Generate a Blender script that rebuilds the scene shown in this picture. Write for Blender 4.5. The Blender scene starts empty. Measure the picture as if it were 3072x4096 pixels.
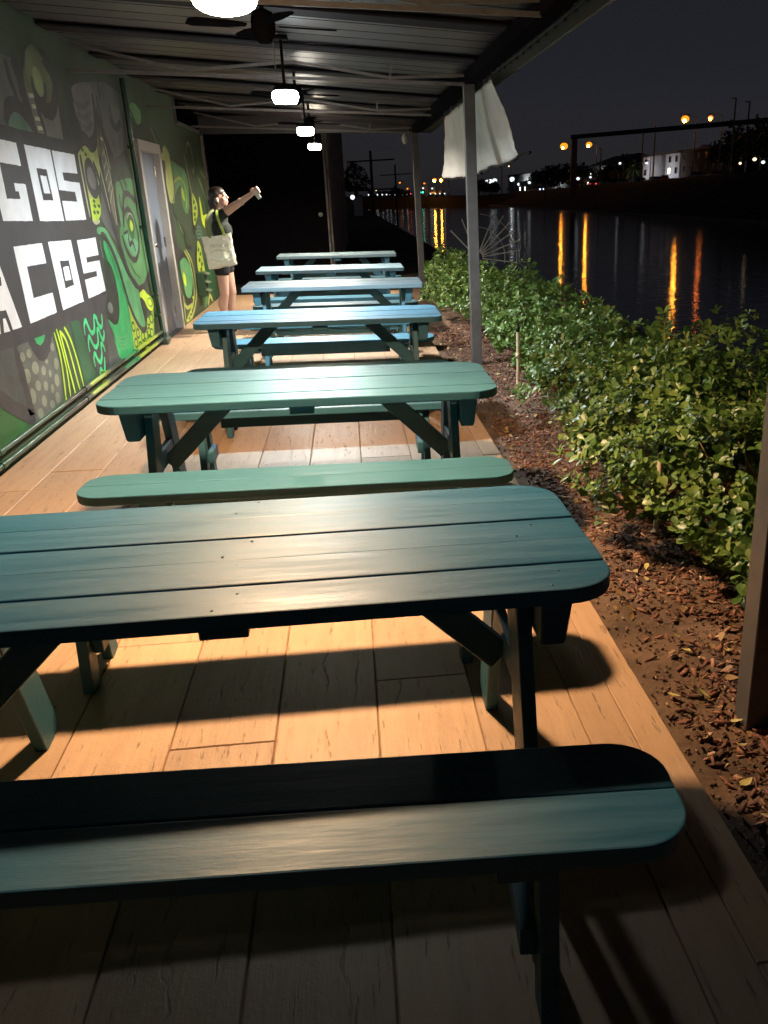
import bpy, bmesh, math, random
import numpy as np
from mathutils import Vector, Matrix, noise
from mathutils.geometry import tessellate_polygon

S = bpy.context.scene
COL = S.collection
R = math.radians
random.seed(7)
rng = np.random.default_rng(7)

# ------------------------------------------------------------------ camera, sky, exposure
cd = bpy.data.cameras.new('camera')
cam = bpy.data.objects.new('camera', cd)
COL.objects.link(cam)
cd.sensor_width = 36.0
cd.lens = 3507.0 / 4096.0 * 36.0
cd.shift_x = -0.08586
cd.shift_y = 0.05840
cd.clip_start = 0.05
cd.clip_end = 3000
_p, _r, _y = R(23.33), R(-1.02), R(7.26)
_fw = Vector((math.sin(_y) * math.cos(_p), math.cos(_y) * math.cos(_p), -math.sin(_p)))
_ri = Vector((math.cos(_y), -math.sin(_y), 0))
_up = _ri.cross(_fw)
_r2 = _ri * math.cos(_r) + _up * math.sin(_r)
_u2 = _up * math.cos(_r) - _ri * math.sin(_r)
cam.matrix_world = Matrix(((_r2.x, _u2.x, -_fw.x, 0), (_r2.y, _u2.y, -_fw.y, 0), (_r2.z, _u2.z, -_fw.z, 1.58), (0, 0, 0, 1)))
S.camera = cam

world = bpy.data.worlds.new('World')
S.world = world
world.use_nodes = True
wn = world.node_tree
bg = wn.nodes['Background']
sky = wn.nodes.new('ShaderNodeTexSky')
sky.sky_type = 'NISHITA'
sky.sun_disc = False
sky.sun_elevation = R(12)
sky.sun_rotation = R(200)
sky.air_density = 1.0
sky.dust_density = 0.6
hs = wn.nodes.new('ShaderNodeHueSaturation')
hs.inputs['Saturation'].default_value = 0.30
wn.links.new(sky.outputs[0], hs.inputs['Color'])
tint = wn.nodes.new('ShaderNodeMix'); tint.data_type = 'RGBA'; tint.blend_type = 'MULTIPLY'
tint.inputs[0].default_value = 1.0; tint.inputs[7].default_value = (0.84, 0.82, 1.08, 1)
wn.links.new(hs.outputs[0], tint.inputs[6])
wn.links.new(tint.outputs[2], bg.inputs[0])
bg.inputs[1].default_value = 0.0029

moon = bpy.data.lights.new('moon', 'SUN')
moon.energy = 0.004
moon.angle = R(0.5)
moon.color = (0.8, 0.88, 1.0)
mo = bpy.data.objects.new('moon', moon)
COL.objects.link(mo)
mo.rotation_euler = (R(78), 0, R(-160))

vs = S.view_settings
S.display_settings.display_device = 'sRGB'
vs.view_transform = 'Standard'
vs.look = 'None'
vs.exposure = 0.0
vs.gamma = 1.0
vs.use_curve_mapping = False
S.cycles.use_denoising = True
S.cycles.max_bounces = 6
S.cycles.diffuse_bounces = 3
S.cycles.glossy_bounces = 3
S.cycles.sample_clamp_indirect = 4.0
S.cycles.caustics_reflective = False
S.cycles.caustics_refractive = False

# ------------------------------------------------------------------ helpers
def empty(name, loc=(0, 0, 0), rz=0.0, label=None, cat=None, group=None):
    o = bpy.data.objects.new(name, None)
    o.empty_display_size = 0.1
    COL.objects.link(o)
    o.location = loc
    o.rotation_euler = (0, 0, rz)
    return tag(o, label, cat, group)

def tag(o, label=None, cat=None, group=None, kind=None):
    if label: o['label'] = label
    if cat: o['category'] = cat
    if group: o['group'] = group
    if kind: o['kind'] = kind
    return o

def link(name, me, mat=None, parent=None, loc=None, rot=None):
    o = bpy.data.objects.new(name, me)
    COL.objects.link(o)
    if mat is not None and len(me.materials) == 0:
        me.materials.append(mat)
    if parent is not None: o.parent = parent
    if loc is not None: o.location = loc
    if rot is not None: o.rotation_euler = rot
    return o

def copy_tree(o, parent=None):
    c = o.copy()
    COL.objects.link(c)
    c.parent = parent
    for ch in list(o.children): copy_tree(ch, c)
    return c

class MB:
    """collects shapes into one mesh"""
    def __init__(s): s.v = []; s.f = []; s.sm = []
    def add(s, vs, fs, smooth=False):
        n = len(s.v); s.v += [tuple(v) for v in vs]
        s.f += [tuple(i + n for i in f) for f in fs]; s.sm += [smooth] * len(fs)
    def box(s, c, d, m=None):
        x, y, z = d[0] / 2, d[1] / 2, d[2] / 2
        vs = [Vector((a, b, e)) for a in (-x, x) for b in (-y, y) for e in (-z, z)]
        if m is not None: vs = [m @ v for v in vs]
        vs = [v + Vector(c) for v in vs]
        s.add(vs, [(0, 1, 3, 2), (4, 6, 7, 5), (0, 4, 5, 1), (2, 3, 7, 6), (0, 2, 6, 4), (1, 5, 7, 3)])
        return s
    def bar(s, a, b, w, h, up=(0, 0, 1)):
        """rectangular bar from a to b, w across, h along the up side"""
        a, b = Vector(a), Vector(b); d = (b - a).normalized(); u = Vector(up)
        sd = d.cross(u)
        if sd.length < 1e-4: sd = d.cross(Vector((1, 0, 0)))
        sd.normalize(); u = sd.cross(d).normalized()
        vs = []
        for p in (a, b):
            for i, j in ((-1, -1), (1, -1), (1, 1), (-1, 1)): vs.append(p + sd * (i * w / 2) + u * (j * h / 2))
        s.add(vs, [(0, 1, 2, 3), (7, 6, 5, 4), (0, 4, 5, 1), (1, 5, 6, 2), (2, 6, 7, 3), (3, 7, 4, 0)])
        return s
    def tube(s, pts, r, n=8, cap=True):
        pts = [Vector(p) for p in pts]; rs = r if isinstance(r, (list, tuple)) else [r] * len(pts)
        vs = []; fs = []
        for i, p in enumerate(pts):
            d = (pts[min(i + 1, len(pts) - 1)] - pts[max(i - 1, 0)]).normalized()
            a = d.cross(Vector((0.13, 0.31, 0.94)))
            if a.length < 1e-3: a = d.cross(Vector((1, 0, 0)))
            a.normalize(); b = d.cross(a)
            for k in range(n):
                t = 2 * math.pi * k / n
                vs.append(p + (a * math.cos(t) + b * math.sin(t)) * rs[i])
        for i in range(len(pts) - 1):
            for k in range(n):
                fs.append((i * n + k, i * n + (k + 1) % n, (i + 1) * n + (k + 1) % n, (i + 1) * n + k))
        s.add(vs, fs, True)
        if cap:
            m = (len(pts) - 1) * n
            s.add(vs[:n], [tuple(range(n))[::-1]]); s.add(vs[m:], [tuple(range(n))])
        return s
    def lathe(s, prof, n=24, c=(0, 0, 0), smooth=True):
        vs = []; fs = []; c = Vector(c)
        for r_, z in prof:
            for k in range(n):
                t = 2 * math.pi * k / n
                vs.append(c + Vector((r_ * math.cos(t), r_ * math.sin(t), z)))
        for i in range(len(prof) - 1):
            for k in range(n):
                fs.append((i * n + k, i * n + (k + 1) % n, (i + 1) * n + (k + 1) % n, (i + 1) * n + k))
        s.add(vs, fs, smooth); return s
    def prism(s, poly, z0, z1):
        n = len(poly)
        vs = [(x, y, z0) for x, y in poly] + [(x, y, z1) for x, y in poly]
        fs = [tuple(range(n))[::-1], tuple(range(n, 2 * n))] + [(i, (i + 1) % n, n + (i + 1) % n, n + i) for i in range(n)]
        s.add(vs, fs); return s
    def sphere(s, c, r, n=8, sc=(1, 1, 1)):
        prof = []
        for i in range(n + 1):
            t = math.pi * i / n
            prof.append((max(1e-4, math.sin(t)) * r, -math.cos(t) * r))
        vs = []; fs = []; m = 2 * n; c = Vector(c)
        for r_, z in prof:
            for k in range(m):
                a = 2 * math.pi * k / m
                vs.append(c + Vector((r_ * math.cos(a) * sc[0], r_ * math.sin(a) * sc[1], z * sc[2])))
        for i in range(n):
            for k in range(m):
                fs.append((i * m + k, i * m + (k + 1) % m, (i + 1) * m + (k + 1) % m, (i + 1) * m + k))
        s.add(vs, fs, True); return s
    def mesh(s, name, bevel=0.0, seg=1):
        me = bpy.data.meshes.new(name)
        me.from_pydata(s.v, [], s.f)
        me.polygons.foreach_set('use_smooth', s.sm)
        if bevel > 0:
            bm = bmesh.new(); bm.from_mesh(me)
            bmesh.ops.remove_doubles(bm, verts=bm.verts, dist=1e-5)
            es = [e for e in bm.edges if len(e.link_faces) == 2 and e.calc_face_angle(0) > 0.5]
            bmesh.ops.bevel(bm, geom=es, offset=bevel, segments=seg, affect='EDGES', profile=0.6)
            bm.to_mesh(me); bm.free()
        me.update()
        return me
    def build(s, name, mat, parent=None, bevel=0.0, loc=None, rot=None, seg=1):
        return link(name, s.mesh(name, bevel, seg), mat, parent, loc, rot)

# ------------------------------------------------------------------ materials
def nt(name):
    m = bpy.data.materials.new(name); m.use_nodes = True
    t = m.node_tree; b = t.nodes['Principled BSDF']
    return m, t, b
def N(t, kind, **kw):
    n = t.nodes.new(kind)
    for k, v in kw.items():
        if k in n.inputs: n.inputs[k].default_value = v
        else: setattr(n, k, v)
    return n
def ramp(t, src, stops):
    r = t.nodes.new('ShaderNodeValToRGB')
    e = r.color_ramp.elements
    while len(e) < len(stops): e.new(0.5)
    for i, (p, c) in enumerate(stops):
        e[i].position = p
        e[i].color = (c, c, c, 1) if isinstance(c, (int, float)) else (*c, 1)
    t.links.new(src, r.inputs[0]); return r
def coords(t, scale, rand=True, world=False):
    mp = N(t, 'ShaderNodeMapping'); mp.inputs['Scale'].default_value = scale
    if world:
        g = N(t, 'ShaderNodeNewGeometry'); t.links.new(g.outputs['Position'], mp.inputs[0]); return mp.outputs[0]
    tc = N(t, 'ShaderNodeTexCoord')
    if rand:
        oi = N(t, 'ShaderNodeObjectInfo'); ad = N(t, 'ShaderNodeVectorMath', operation='ADD')
        mu = N(t, 'ShaderNodeMath', operation='MULTIPLY'); mu.inputs[1].default_value = 37.0
        t.links.new(oi.outputs['Random'], mu.inputs[0])
        t.links.new(tc.outputs['Object'], ad.inputs[0]); t.links.new(mu.outputs[0], ad.inputs[1])
        t.links.new(ad.outputs[0], mp.inputs[0])
    else: t.links.new(tc.outputs['Object'], mp.inputs[0])
    return mp.outputs[0]
def noise_tex(t, vec, scale, detail=6.0, rough=0.6):
    n = N(t, 'ShaderNodeTexNoise'); n.inputs['Scale'].default_value = scale
    n.inputs['Detail'].default_value = detail; n.inputs['Roughness'].default_value = rough
    t.links.new(vec, n.inputs['Vector']); return n
def mixc(t, fac, a, b, mode='MIX'):
    m = N(t, 'ShaderNodeMix', data_type='RGBA', blend_type=mode)
    for i, v in ((0, fac), (6, a), (7, b)):
        if hasattr(v, 'is_linked') or hasattr(v, 'links'): t.links.new(v, m.inputs[i])
        elif isinstance(v, (int, float)): m.inputs[i].default_value = v
        else: m.inputs[i].default_value = (*v, 1)
    return m.outputs[2]
def bump(t, b, h, strength, dist=0.01, prev=None):
    n = N(t, 'ShaderNodeBump'); n.inputs['Strength'].default_value = strength; n.inputs['Distance'].default_value = dist
    t.links.new(h, n.inputs['Height'])
    if prev is not None: t.links.new(prev, n.inputs['Normal'])
    t.links.new(n.outputs[0], b.inputs['Normal']); return n.outputs[0]

def simple(name, col, rough=0.6, var=0.25, scale=6.0, metal=0.0, bmp=0.0, spec=0.5, bscale=None, wpos=False):
    m, t, b = nt(name)
    v = coords(t, (1, 1, 1), world=wpos)
    n = noise_tex(t, v, scale)
    r = ramp(t, n.outputs['Fac'], [(0.3, tuple(c * (1 - var) for c in col)), (0.7, tuple(min(1, c * (1 + var)) for c in col))])
    t.links.new(r.outputs[0], b.inputs['Base Color'])
    b.inputs['Roughness'].default_value = rough; b.inputs['Metallic'].default_value = metal
    b.inputs['Specular IOR Level'].default_value = spec
    if bmp:
        n2 = noise_tex(t, v, bscale or scale * 8)
        bump(t, b, n2.outputs['Fac'], bmp)
    return m

def glow(name, col, strength):
    m = bpy.data.materials.new(name); m.use_nodes = True
    t = m.node_tree; t.nodes.clear()
    e = t.nodes.new('ShaderNodeEmission'); o = t.nodes.new('ShaderNodeOutputMaterial')
    e.inputs[0].default_value = (*col, 1); e.inputs[1].default_value = strength
    t.links.new(e.outputs[0], o.inputs[0]); return m

def painted_wood(name, col):
    m, t, b = nt(name)
    v = coords(t, (1.1, 13, 13)); v2 = coords(t, (5, 150, 150)); v3 = coords(t, (2.2, 5, 5))
    g = noise_tex(t, v, 2.0, 8, 0.65); f = noise_tex(t, v2, 1.0, 3, 0.6); w = noise_tex(t, v3, 2.4, 7, 0.7)
    c1 = ramp(t, g.outputs['Fac'], [(0.25, tuple(c * 0.85 for c in col)), (0.75, tuple(c * 1.15 for c in col))])
    # thin worn places where the grain shows through the paint
    wear = ramp(t, w.outputs['Fac'], [(0.58, 0.0), (0.78, 1.0)])
    fm = N(t, 'ShaderNodeMath', operation='MULTIPLY'); t.links.new(wear.outputs[0], fm.inputs[0]); t.links.new(f.outputs['Fac'], fm.inputs[1])
    c2 = mixc(t, fm.outputs[0], c1.outputs[0], (0.12, 0.15, 0.15))
    t.links.new(c2, b.inputs['Base Color'])
    rr = ramp(t, g.outputs['Fac'], [(0.3, 0.35), (0.7, 0.58)])
    t.links.new(rr.outputs[0], b.inputs['Roughness'])
    b.inputs['Specular IOR Level'].default_value = 0.34
    p = bump(t, b, g.outputs['Fac'], 0.25, 0.005)
    p = bump(t, b, w.outputs['Fac'], 0.30, 0.006, p)
    bump(t, b, f.outputs['Fac'], 0.14, 0.002, p)
    return m

def stamped_concrete():
    m, t, b = nt('stamped_concrete')
    v = coords(t, (16, 1.3, 16)); v2 = coords(t, (60, 7, 60)); vw = coords(t, (1, 1, 1), world=True); v4 = coords(t, (9, 3.0, 9))
    g = noise_tex(t, v, 1.3, 8, 0.65); f = noise_tex(t, v2, 1.0, 4, 0.6)
    st = noise_tex(t, vw, 0.9, 6, 0.6); sp = noise_tex(t, vw, 26, 4, 0.7)
    crk = N(t, 'ShaderNodeTexWave', wave_type='BANDS', bands_direction='X'); crk.inputs['Scale'].default_value = 0.35
    crk.inputs['Distortion'].default_value = 9.0; crk.inputs['Detail'].default_value = 5.0; crk.inputs['Detail Scale'].default_value = 1.4
    t.links.new(v4, crk.inputs['Vector'])
    c = ramp(t, st.outputs['Fac'], [(0.25, (0.41, 0.255, 0.155)), (0.5, (0.48, 0.305, 0.185)), (0.78, (0.54, 0.355, 0.225))])
    gs = ramp(t, g.outputs['Fac'], [(0.2, 0.80), (0.55, 1.0), (0.85, 1.06)])
    c2 = mixc(t, 1.0, c.outputs[0], gs.outputs[0], 'MULTIPLY')
    pit = ramp(t, f.outputs['Fac'], [(0.30, 0.62), (0.39, 0.0)])
    c3 = mixc(t, pit.outputs[0], c2, (0.09, 0.05, 0.03))
    ck0 = ramp(t, crk.outputs['Fac'], [(0.0, 1.0), (0.013, 0.0)])
    cm = noise_tex(t, coords(t, (1.1, 0.8, 1)), 2.2, 2)
    cmr = ramp(t, cm.outputs['Fac'], [(0.58, 0.0), (0.70, 0.7)])
    ck = N(t, 'ShaderNodeMath', operation='MULTIPLY'); t.links.new(ck0.outputs[0], ck.inputs[0]); t.links.new(cmr.outputs[0], ck.inputs[1])
    c4 = mixc(t, ck.outputs[0], c3, (0.10, 0.06, 0.035))
    oi = N(t, 'ShaderNodeObjectInfo')
    vr = ramp(t, oi.outputs['Random'], [(0, 0.86), (1, 1.1)])
    c5 = mixc(t, 1.0, c4, vr.outputs[0], 'MULTIPLY')
    t.links.new(c5, b.inputs['Base Color'])
    rr = ramp(t, st.outputs['Fac'], [(0.3, 0.42), (0.7, 0.62)]); t.links.new(rr.outputs[0], b.inputs['Roughness'])
    hp = N(t, 'ShaderNodeMath', operation='SUBTRACT'); t.links.new(g.outputs['Fac'], hp.inputs[0])
    hp2 = N(t, 'ShaderNodeMath', operation='ADD'); t.links.new(pit.outputs[0], hp2.inputs[0]); t.links.new(ck.outputs[0], hp2.inputs[1])
    t.links.new(hp2.outputs[0], hp.inputs[1])
    p = bump(t, b, hp.outputs[0], 0.45, 0.006)
    bump(t, b, sp.outputs['Fac'], 0.35, 0.006, p)
    return m

def leaf_mat(name, dark, mid, light):
    m, t, b = nt(name)
    at = N(t, 'ShaderNodeAttribute', attribute_name='rnd')
    r = ramp(t, at.outputs['Fac'], [(0.0, dark), (0.45, mid), (0.8, light), (0.97, tuple(c * 1.25 for c in light)), (1.0, (0.40, 0.46, 0.30))])
    t.links.new(r.outputs[0], b.inputs['Base Color'])
    b.inputs['Roughness'].default_value = 0.40
    b.inputs['Specular IOR Level'].default_value = 0.5
    tr = N(t, 'ShaderNodeBsdfTranslucent'); t.links.new(r.outputs[0], tr.inputs[0])
    mx = N(t, 'ShaderNodeMixShader'); mx.inputs[0].default_value = 0.18
    out = t.nodes['Material Output']
    t.links.new(b.outputs[0], mx.inputs[1]); t.links.new(tr.outputs[0], mx.inputs[2]); t.links.new(mx.outputs[0], out.inputs[0])
    return m

M = {}
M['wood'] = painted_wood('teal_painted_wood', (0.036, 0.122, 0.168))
M['wood_warm_lamp'] = painted_wood('teal_wood_warm_lamp', (0.020, 0.122, 0.225))  # same teal made bluer to offset the orange lamp's tint
M['wood_cool_lamp'] = painted_wood('teal_wood_cool_lamp', (0.045, 0.128, 0.185))  # same teal shifted to blue, the cool lamp's cast put into the paint
M['wood_pale_sheen'] = painted_wood('pale_wood_with_sheen', (0.130, 0.198, 0.232))  # paler boards, with the lamps' sheen put into the paint as well
M['concrete'] = stamped_concrete()
M['grout'] = simple('dark_joint_concrete', (0.27, 0.165, 0.10), 0.8, 0.3, 12)
M['steel'] = simple('grey_painted_steel', (0.078, 0.075, 0.077), 0.45, 0.18, 9, 0.0, 0.08)
M['truss'] = simple('pale_grey_steel', (0.15, 0.14, 0.137), 0.4, 0.2, 14, 0.2, 0.05)
M['deck'] = simple('dark_metal_deck', (0.030, 0.026, 0.031), 0.42, 0.25, 3, 0.0, 0.12, bscale=5)
M['black'] = simple('black_metal', (0.009, 0.009, 0.010), 0.6, 0.2, 10, spec=0.15)
M['matte'] = simple('matte_black_paint', (0.010, 0.009, 0.011), 1.0, 0.2, 10, spec=0.0)
M['purlin'] = simple('purlin_shadow_paint', (0.017, 0.015, 0.018), 0.8, 0.2, 8, spec=0.1)
M['alum'] = simple('grey_gutter', (0.045, 0.045, 0.053), 0.45, 0.15, 5)
M['doorp'] = simple('grey_door_paint', (0.185, 0.225, 0.29), 0.38, 0.08, 3, 0, 0.05)
M['frame'] = simple('pale_door_frame', (0.42, 0.40, 0.37), 0.5, 0.1, 5)
M['chrome'] = simple('bright_metal', (0.7, 0.7, 0.68), 0.2, 0.05, 5, 1.0)
M['canvas'] = simple('white_canvas', (0.74, 0.71, 0.68), 0.8, 0.10, 4, 0, 0.25, bscale=14)
M['pvc'] = simple('cream_pvc', (0.62, 0.54, 0.42), 0.5, 0.1, 8)
M['soil'] = simple('brown_soil', (0.115, 0.068, 0.042), 0.95, 0.6, 3.2, 0, 0.9, bscale=45, wpos=True)
M['chip'] = None
M['grass'] = simple('dark_grass', (0.011, 0.015, 0.009), 0.95, 0.5, 0.8, 0, 0.5, wpos=True)
M['asphalt'] = simple('asphalt', (0.05, 0.05, 0.052), 0.85, 0.2, 0.6, wpos=True)
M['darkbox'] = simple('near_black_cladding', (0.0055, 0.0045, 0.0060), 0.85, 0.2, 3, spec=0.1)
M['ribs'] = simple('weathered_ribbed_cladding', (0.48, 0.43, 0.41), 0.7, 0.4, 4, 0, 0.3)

# ------------------------------------------------------------------ ground, water, far banks
def grid_mesh(name, xs, ys, zf):
    V = [(x, y, zf(x, y)) for y in ys for x in xs]; n = len(xs)
    F = [(j * n + i, j * n + i + 1, (j + 1) * n + i + 1, (j + 1) * n + i) for j in range(len(ys) - 1) for i in range(n - 1)]
    me = bpy.data.meshes.new(name); me.from_pydata(V, [], F)
    me.polygons.foreach_set('use_smooth', [True] * len(F)); me.update(); return me

def near_z(x, y):
    if x < 3.0: z = -0.12
    elif x < 5.6: z = -0.12 - (x - 3.0) / 2.6 * 1.5
    else: z = -2.2
    if y > 232: z = min(1.0, -2.2 + (y - 232) * 0.6)
    return z
xs = [-400, -120, -40, -12, -2.5, 0, 1, 2, 3.0, 3.6, 4.2, 4.8, 5.6, 20, 46]
ys = [-60, -20, -6, 0, 4, 8, 12, 16, 20, 26, 34, 45, 60, 80, 110, 150, 200, 232, 238, 244, 300, 500, 900]
g = link('ground', grid_mesh('ground', xs, ys, near_z), M['grass']); tag(g, 'dark ground along the canal and out to the crossing road', None, None, 'structure')

def soil_z(x, y):
    n = noise.noise(Vector((x * 2.2, y * 2.2, 0))) * 0.022 + noise.noise(Vector((x * 9, y * 9, 3))) * 0.010 + noise.noise(Vector((x * 30, y * 30, 7))) * 0.005
    e = min(1, max(0, (x - 0.915) / 0.12))
    return -0.045 + n * e + 0.02 * math.sin(min(1, max(0, (x - 1.0) / 1.6)) * math.pi) - 0.06 * max(0, x - 2.4)
ys2 = list(np.arange(0.6, 6.0, 0.035)) + list(np.arange(6.0, 20.5, 0.09))
g = link('mulch_bed', grid_mesh('mulch_bed', list(np.arange(0.90, 3.2, 0.045)), ys2, soil_z), M['soil']); tag(g, 'brown soil bed beside the patio edge', None, None, 'structure')

# the canal
m, t, b = nt('canal_water')
b.inputs['Base Color'].default_value = (0.004, 0.006, 0.008, 1)
b.inputs['Roughness'].default_value = 0.06
b.inputs['IOR'].default_value = 1.333
b.inputs['Specular IOR Level'].default_value = 0.5
v = coords(t, (0.55, 1.5, 1), world=True)
n1 = noise_tex(t, v, 1.5, 3, 0.55); n2 = noise_tex(t, v, 5.0, 2, 0.5)
p = bump(t, b, n1.outputs['Fac'], 0.6, 0.020)
bump(t, b, n2.outputs['Fac'], 0.6, 0.010, p)
M['water'] = m
link('canal_water', grid_mesh('canal_water', [3.6, 20, 40], [-60, 0, 60, 120, 200, 236], lambda x, y: -1.2), M['water'])
tag(bpy.data.objects['canal_water'], 'dark canal water with ripples', None, None, 'structure')

def road_z(y): return 1.6 + (270 - y) * 0.0112
def bank_z(x, y):
    k = min(1, max(0, (x - 35.5) / 11.5))
    return -1.9 + (road_z(y) + 1.9) * (k ** 0.9) + 0.15 * noise.noise(Vector((x * 0.2, y * 0.08, 0)))
bys = [-60, 0, 40, 70, 90, 105, 120, 135, 150, 165, 180, 195, 210, 230, 250, 270, 300, 340, 400, 500, 650]
g = link('far_bank', grid_mesh('far_bank', [35.5, 36.5, 38, 40, 42.5, 45, 47, 50], bys, bank_z), M['grass']); tag(g, 'dark grassy bank across the canal', None, None, 'structure')
g = link('far_ground', grid_mesh('far_ground', [49.9, 58, 66, 80, 120, 300, 700], bys, lambda x, y: road_z(y) - 0.02), M['grass']); tag(g, 'flat land behind the far bank', None, None, 'structure')
g = link('far_road', grid_mesh('far_road', [51, 54.5, 58], bys, lambda x, y: road_z(y) + 0.03), M['asphalt']); tag(g, 'road running along the far bank', None, None, 'structure')
g = link('crossing_road', grid_mesh('crossing_road', [-200, -40, 0, 20, 35], [246, 250, 256], lambda x, y: 1.06), M['asphalt']); tag(g, 'road crossing at the end of the canal', None, None, 'structure')
mb = MB(); mb.bar((35.6, 60, -1.1), (35.6, 232, -1.1), 0.3, 0.3)
mb.build('canal_edge', simple('concrete_edge', (0.22, 0.22, 0.21), 0.8), None)
tag(bpy.data.objects['canal_edge'], 'thin concrete edge along the far waterline', None, None, 'structure')

# ------------------------------------------------------------------ patio of stamped plank pattern
WX = -2.265          # the painted wall's face
patio = MB().box((-0.675, 7.1, -0.157), (3.16, 19.0, 0.30)).build('patio', M['grout'])
tag(patio, 'patio slab of stamped concrete planks', None, None, 'structure')
edges = [WX + 0.012] + [-1.965 + 0.327 * k for k in range(9)] + [0.795, 0.915]
edges = [e for e in edges if e < 0.92]
edges = sorted(set(round(e, 3) for e in edges))
pm = {}
def plank_mesh(w, l):
    k = (round(w, 3), round(l, 2))
    if k not in pm:
        pm[k] = MB().box((0, 0, -0.02), (w - 0.004, l - 0.004, 0.04)).mesh('plank', 0.003)
        pm[k].materials.append(M['concrete'])
    return pm[k]
rs = random.Random(3)
fixed = {4: 3.14, 7: 2.725, 5: 5.2}
for i in range(len(edges) - 1):
    x0, x1 = edges[i], edges[i + 1]
    y = -2.4 + rs.uniform(-0.8, 0)
    lens = [2.9, 3.5, 4.2, 4.8]
    last = i == len(edges) - 2
    if i in fixed:
        y = fixed[i] - 5.6
        seq = [2.8, 2.8]
    else: seq = []
    while y < 16.55:
        l = seq.pop(0) if seq else rs.choice(lens)
        if y + l > 16.1: l = 16.6 - y
        o = link('plank', plank_mesh(x1 - x0, l), None, patio)
        o.location = ((x0 + x1) / 2, y + l / 2, rs.uniform(-0.0015, 0.0015))
        o.rotation_euler = (0, 0, 0)
        y += l

# ------------------------------------------------------------------ painted building
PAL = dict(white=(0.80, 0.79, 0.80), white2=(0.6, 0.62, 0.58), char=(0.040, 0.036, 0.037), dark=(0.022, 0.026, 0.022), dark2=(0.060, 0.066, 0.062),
           grey=(0.105, 0.112, 0.10), grey2=(0.12, 0.135, 0.12), grey3=(0.100, 0.105, 0.088), lightgrey=(0.15, 0.153, 0.135), olive=(0.12, 0.14, 0.065),  # grey and olive: dull paints, darkened further for shade at the wall top
           olive2=(0.155, 0.15, 0.105), palegreen=(0.22, 0.27, 0.12), teal=(0.085, 0.17, 0.12), cream=(0.50, 0.50, 0.32), limeolive=(0.43, 0.48, 0.14),
           lime=(0.50, 0.66, 0.045), lime2=(0.40, 0.52, 0.06), green2=(0.10, 0.27, 0.10), green3=(0.13, 0.38, 0.19), green4=(0.10, 0.33, 0.135),
           green5=(0.030, 0.33, 0.10), green6=(0.045, 0.48, 0.17), darkgreen=(0.025, 0.115, 0.025), darkgreen2=(0.022, 0.085, 0.036), dot=(0.22, 0.23, 0.16))
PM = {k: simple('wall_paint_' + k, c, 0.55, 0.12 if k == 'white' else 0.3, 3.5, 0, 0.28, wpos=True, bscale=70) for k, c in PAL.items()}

bld = empty('painted_building', (WX, 9.0, 0), 0, 'restaurant wall covered in a green mural with big white block letters', 'building')
m, t, b = nt('wall_paint_base')
v = coords(t, (1, 1, 0.5), world=True)
n1 = noise_tex(t, v, 1.1, 5); n2 = noise_tex(t, v, 60, 3)
r1 = ramp(t, n1.outputs['Fac'], [(0.3, (0.028, 0.048, 0.026)), (0.5, (0.050, 0.075, 0.042)), (0.7, (0.035, 0.090, 0.035))])
t.links.new(r1.outputs[0], b.inputs['Base Color']); b.inputs['Roughness'].default_value = 0.6
bump(t, b, n2.outputs['Fac'], 0.28)
M['wallbase'] = m
DY0, DY1, DZ = 11.18, 12.46, 2.20      # the door opening incl. frame
wallp = MB()
wallp.box((WX - 0.15, (-6 + DY0) / 2, 1.35), (0.3, DY0 + 6, 3.1))
wallp.box((WX - 0.15, (DY1 + 14.15) / 2, 1.35), (0.3, 14.15 - DY1, 3.1))
wallp.box((WX - 0.15, (DY0 + DY1) / 2, (DZ + 2.9) / 2), (0.3, DY1 - DY0, 2.9 - DZ))
wallp.box((WX - 0.15, (14.15 + 16.45) / 2, 1.17), (0.3, 2.30, 2.74))
wall = wallp.build('wall', M['wallbase'], bld, loc=(-WX, -9.0, 0))
cap = MB(); cap.box((WX - 0.14, 15.3, 2.56), (0.36, 2.34, 0.04)); cap.box((WX - 0.14, 14.14, 2.72), (0.34, 0.04, 0.30))
cap.build('wall_cap', M['truss'], bld, loc=(-WX, -9.0, 0))
MB().box((WX + 0.02, 16.45, 1.25), (0.05, 0.05, 2.55)).build('corner_trim', M['truss'], bld, loc=(-WX, -9.0, 0))
door = MB().box((WX - 0.06, (DY0 + DY1) / 2, 1.055), (0.05, DY1 - DY0 - 0.20, 2.09)).build('door', M['doorp'], bld, 0.004, loc=(-WX, -9.0, 0))
fr = MB()
fr.box((WX + 0.005, DY0 + 0.05, 1.045), (0.09, 0.10, 2.09)); fr.box((WX + 0.005, DY1 - 0.05, 1.045), (0.09, 0.10, 2.09))
fr.box((WX + 0.007, (DY0 + DY1) / 2, 2.145), (0.09, DY1 - DY0, 0.11))
fr.build('door_frame', M['frame'], bld, 0.004, loc=(-WX, -9.0, 0))
MB().box((WX - 0.06, (DY0 + DY1) / 2, 0.006), (0.2, DY1 - DY0 - 0.2, 0.012)).build('threshold', M['steel'], bld, loc=(-WX, -9, 0))
kn = MB(); kn.lathe([(0.001, 0.0), (0.03, 0.0), (0.03, 0.012), (0.016, 0.018), (0.014, 0.045), (0.03, 0.055), (0.032, 0.07), (0.02, 0.08), (0.001, 0.082)], 16)
k = kn.build('door_knob', M['chrome'], door); k.location = (WX - 0.035, 11.42, 1.08); k.rotation_euler = (0, R(90), 0)
for z in (0.25, 1.08, 1.88):
    h = MB().tube([(0, 0, -0.06), (0, 0, 0.06)], 0.011, 8); h.box((-0.004, -0.02, 0), (0.004, 0.05, 0.10))
    h.build('hinge', M['chrome'], door, loc=(WX - 0.028, DY1 - 0.115, z))

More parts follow.
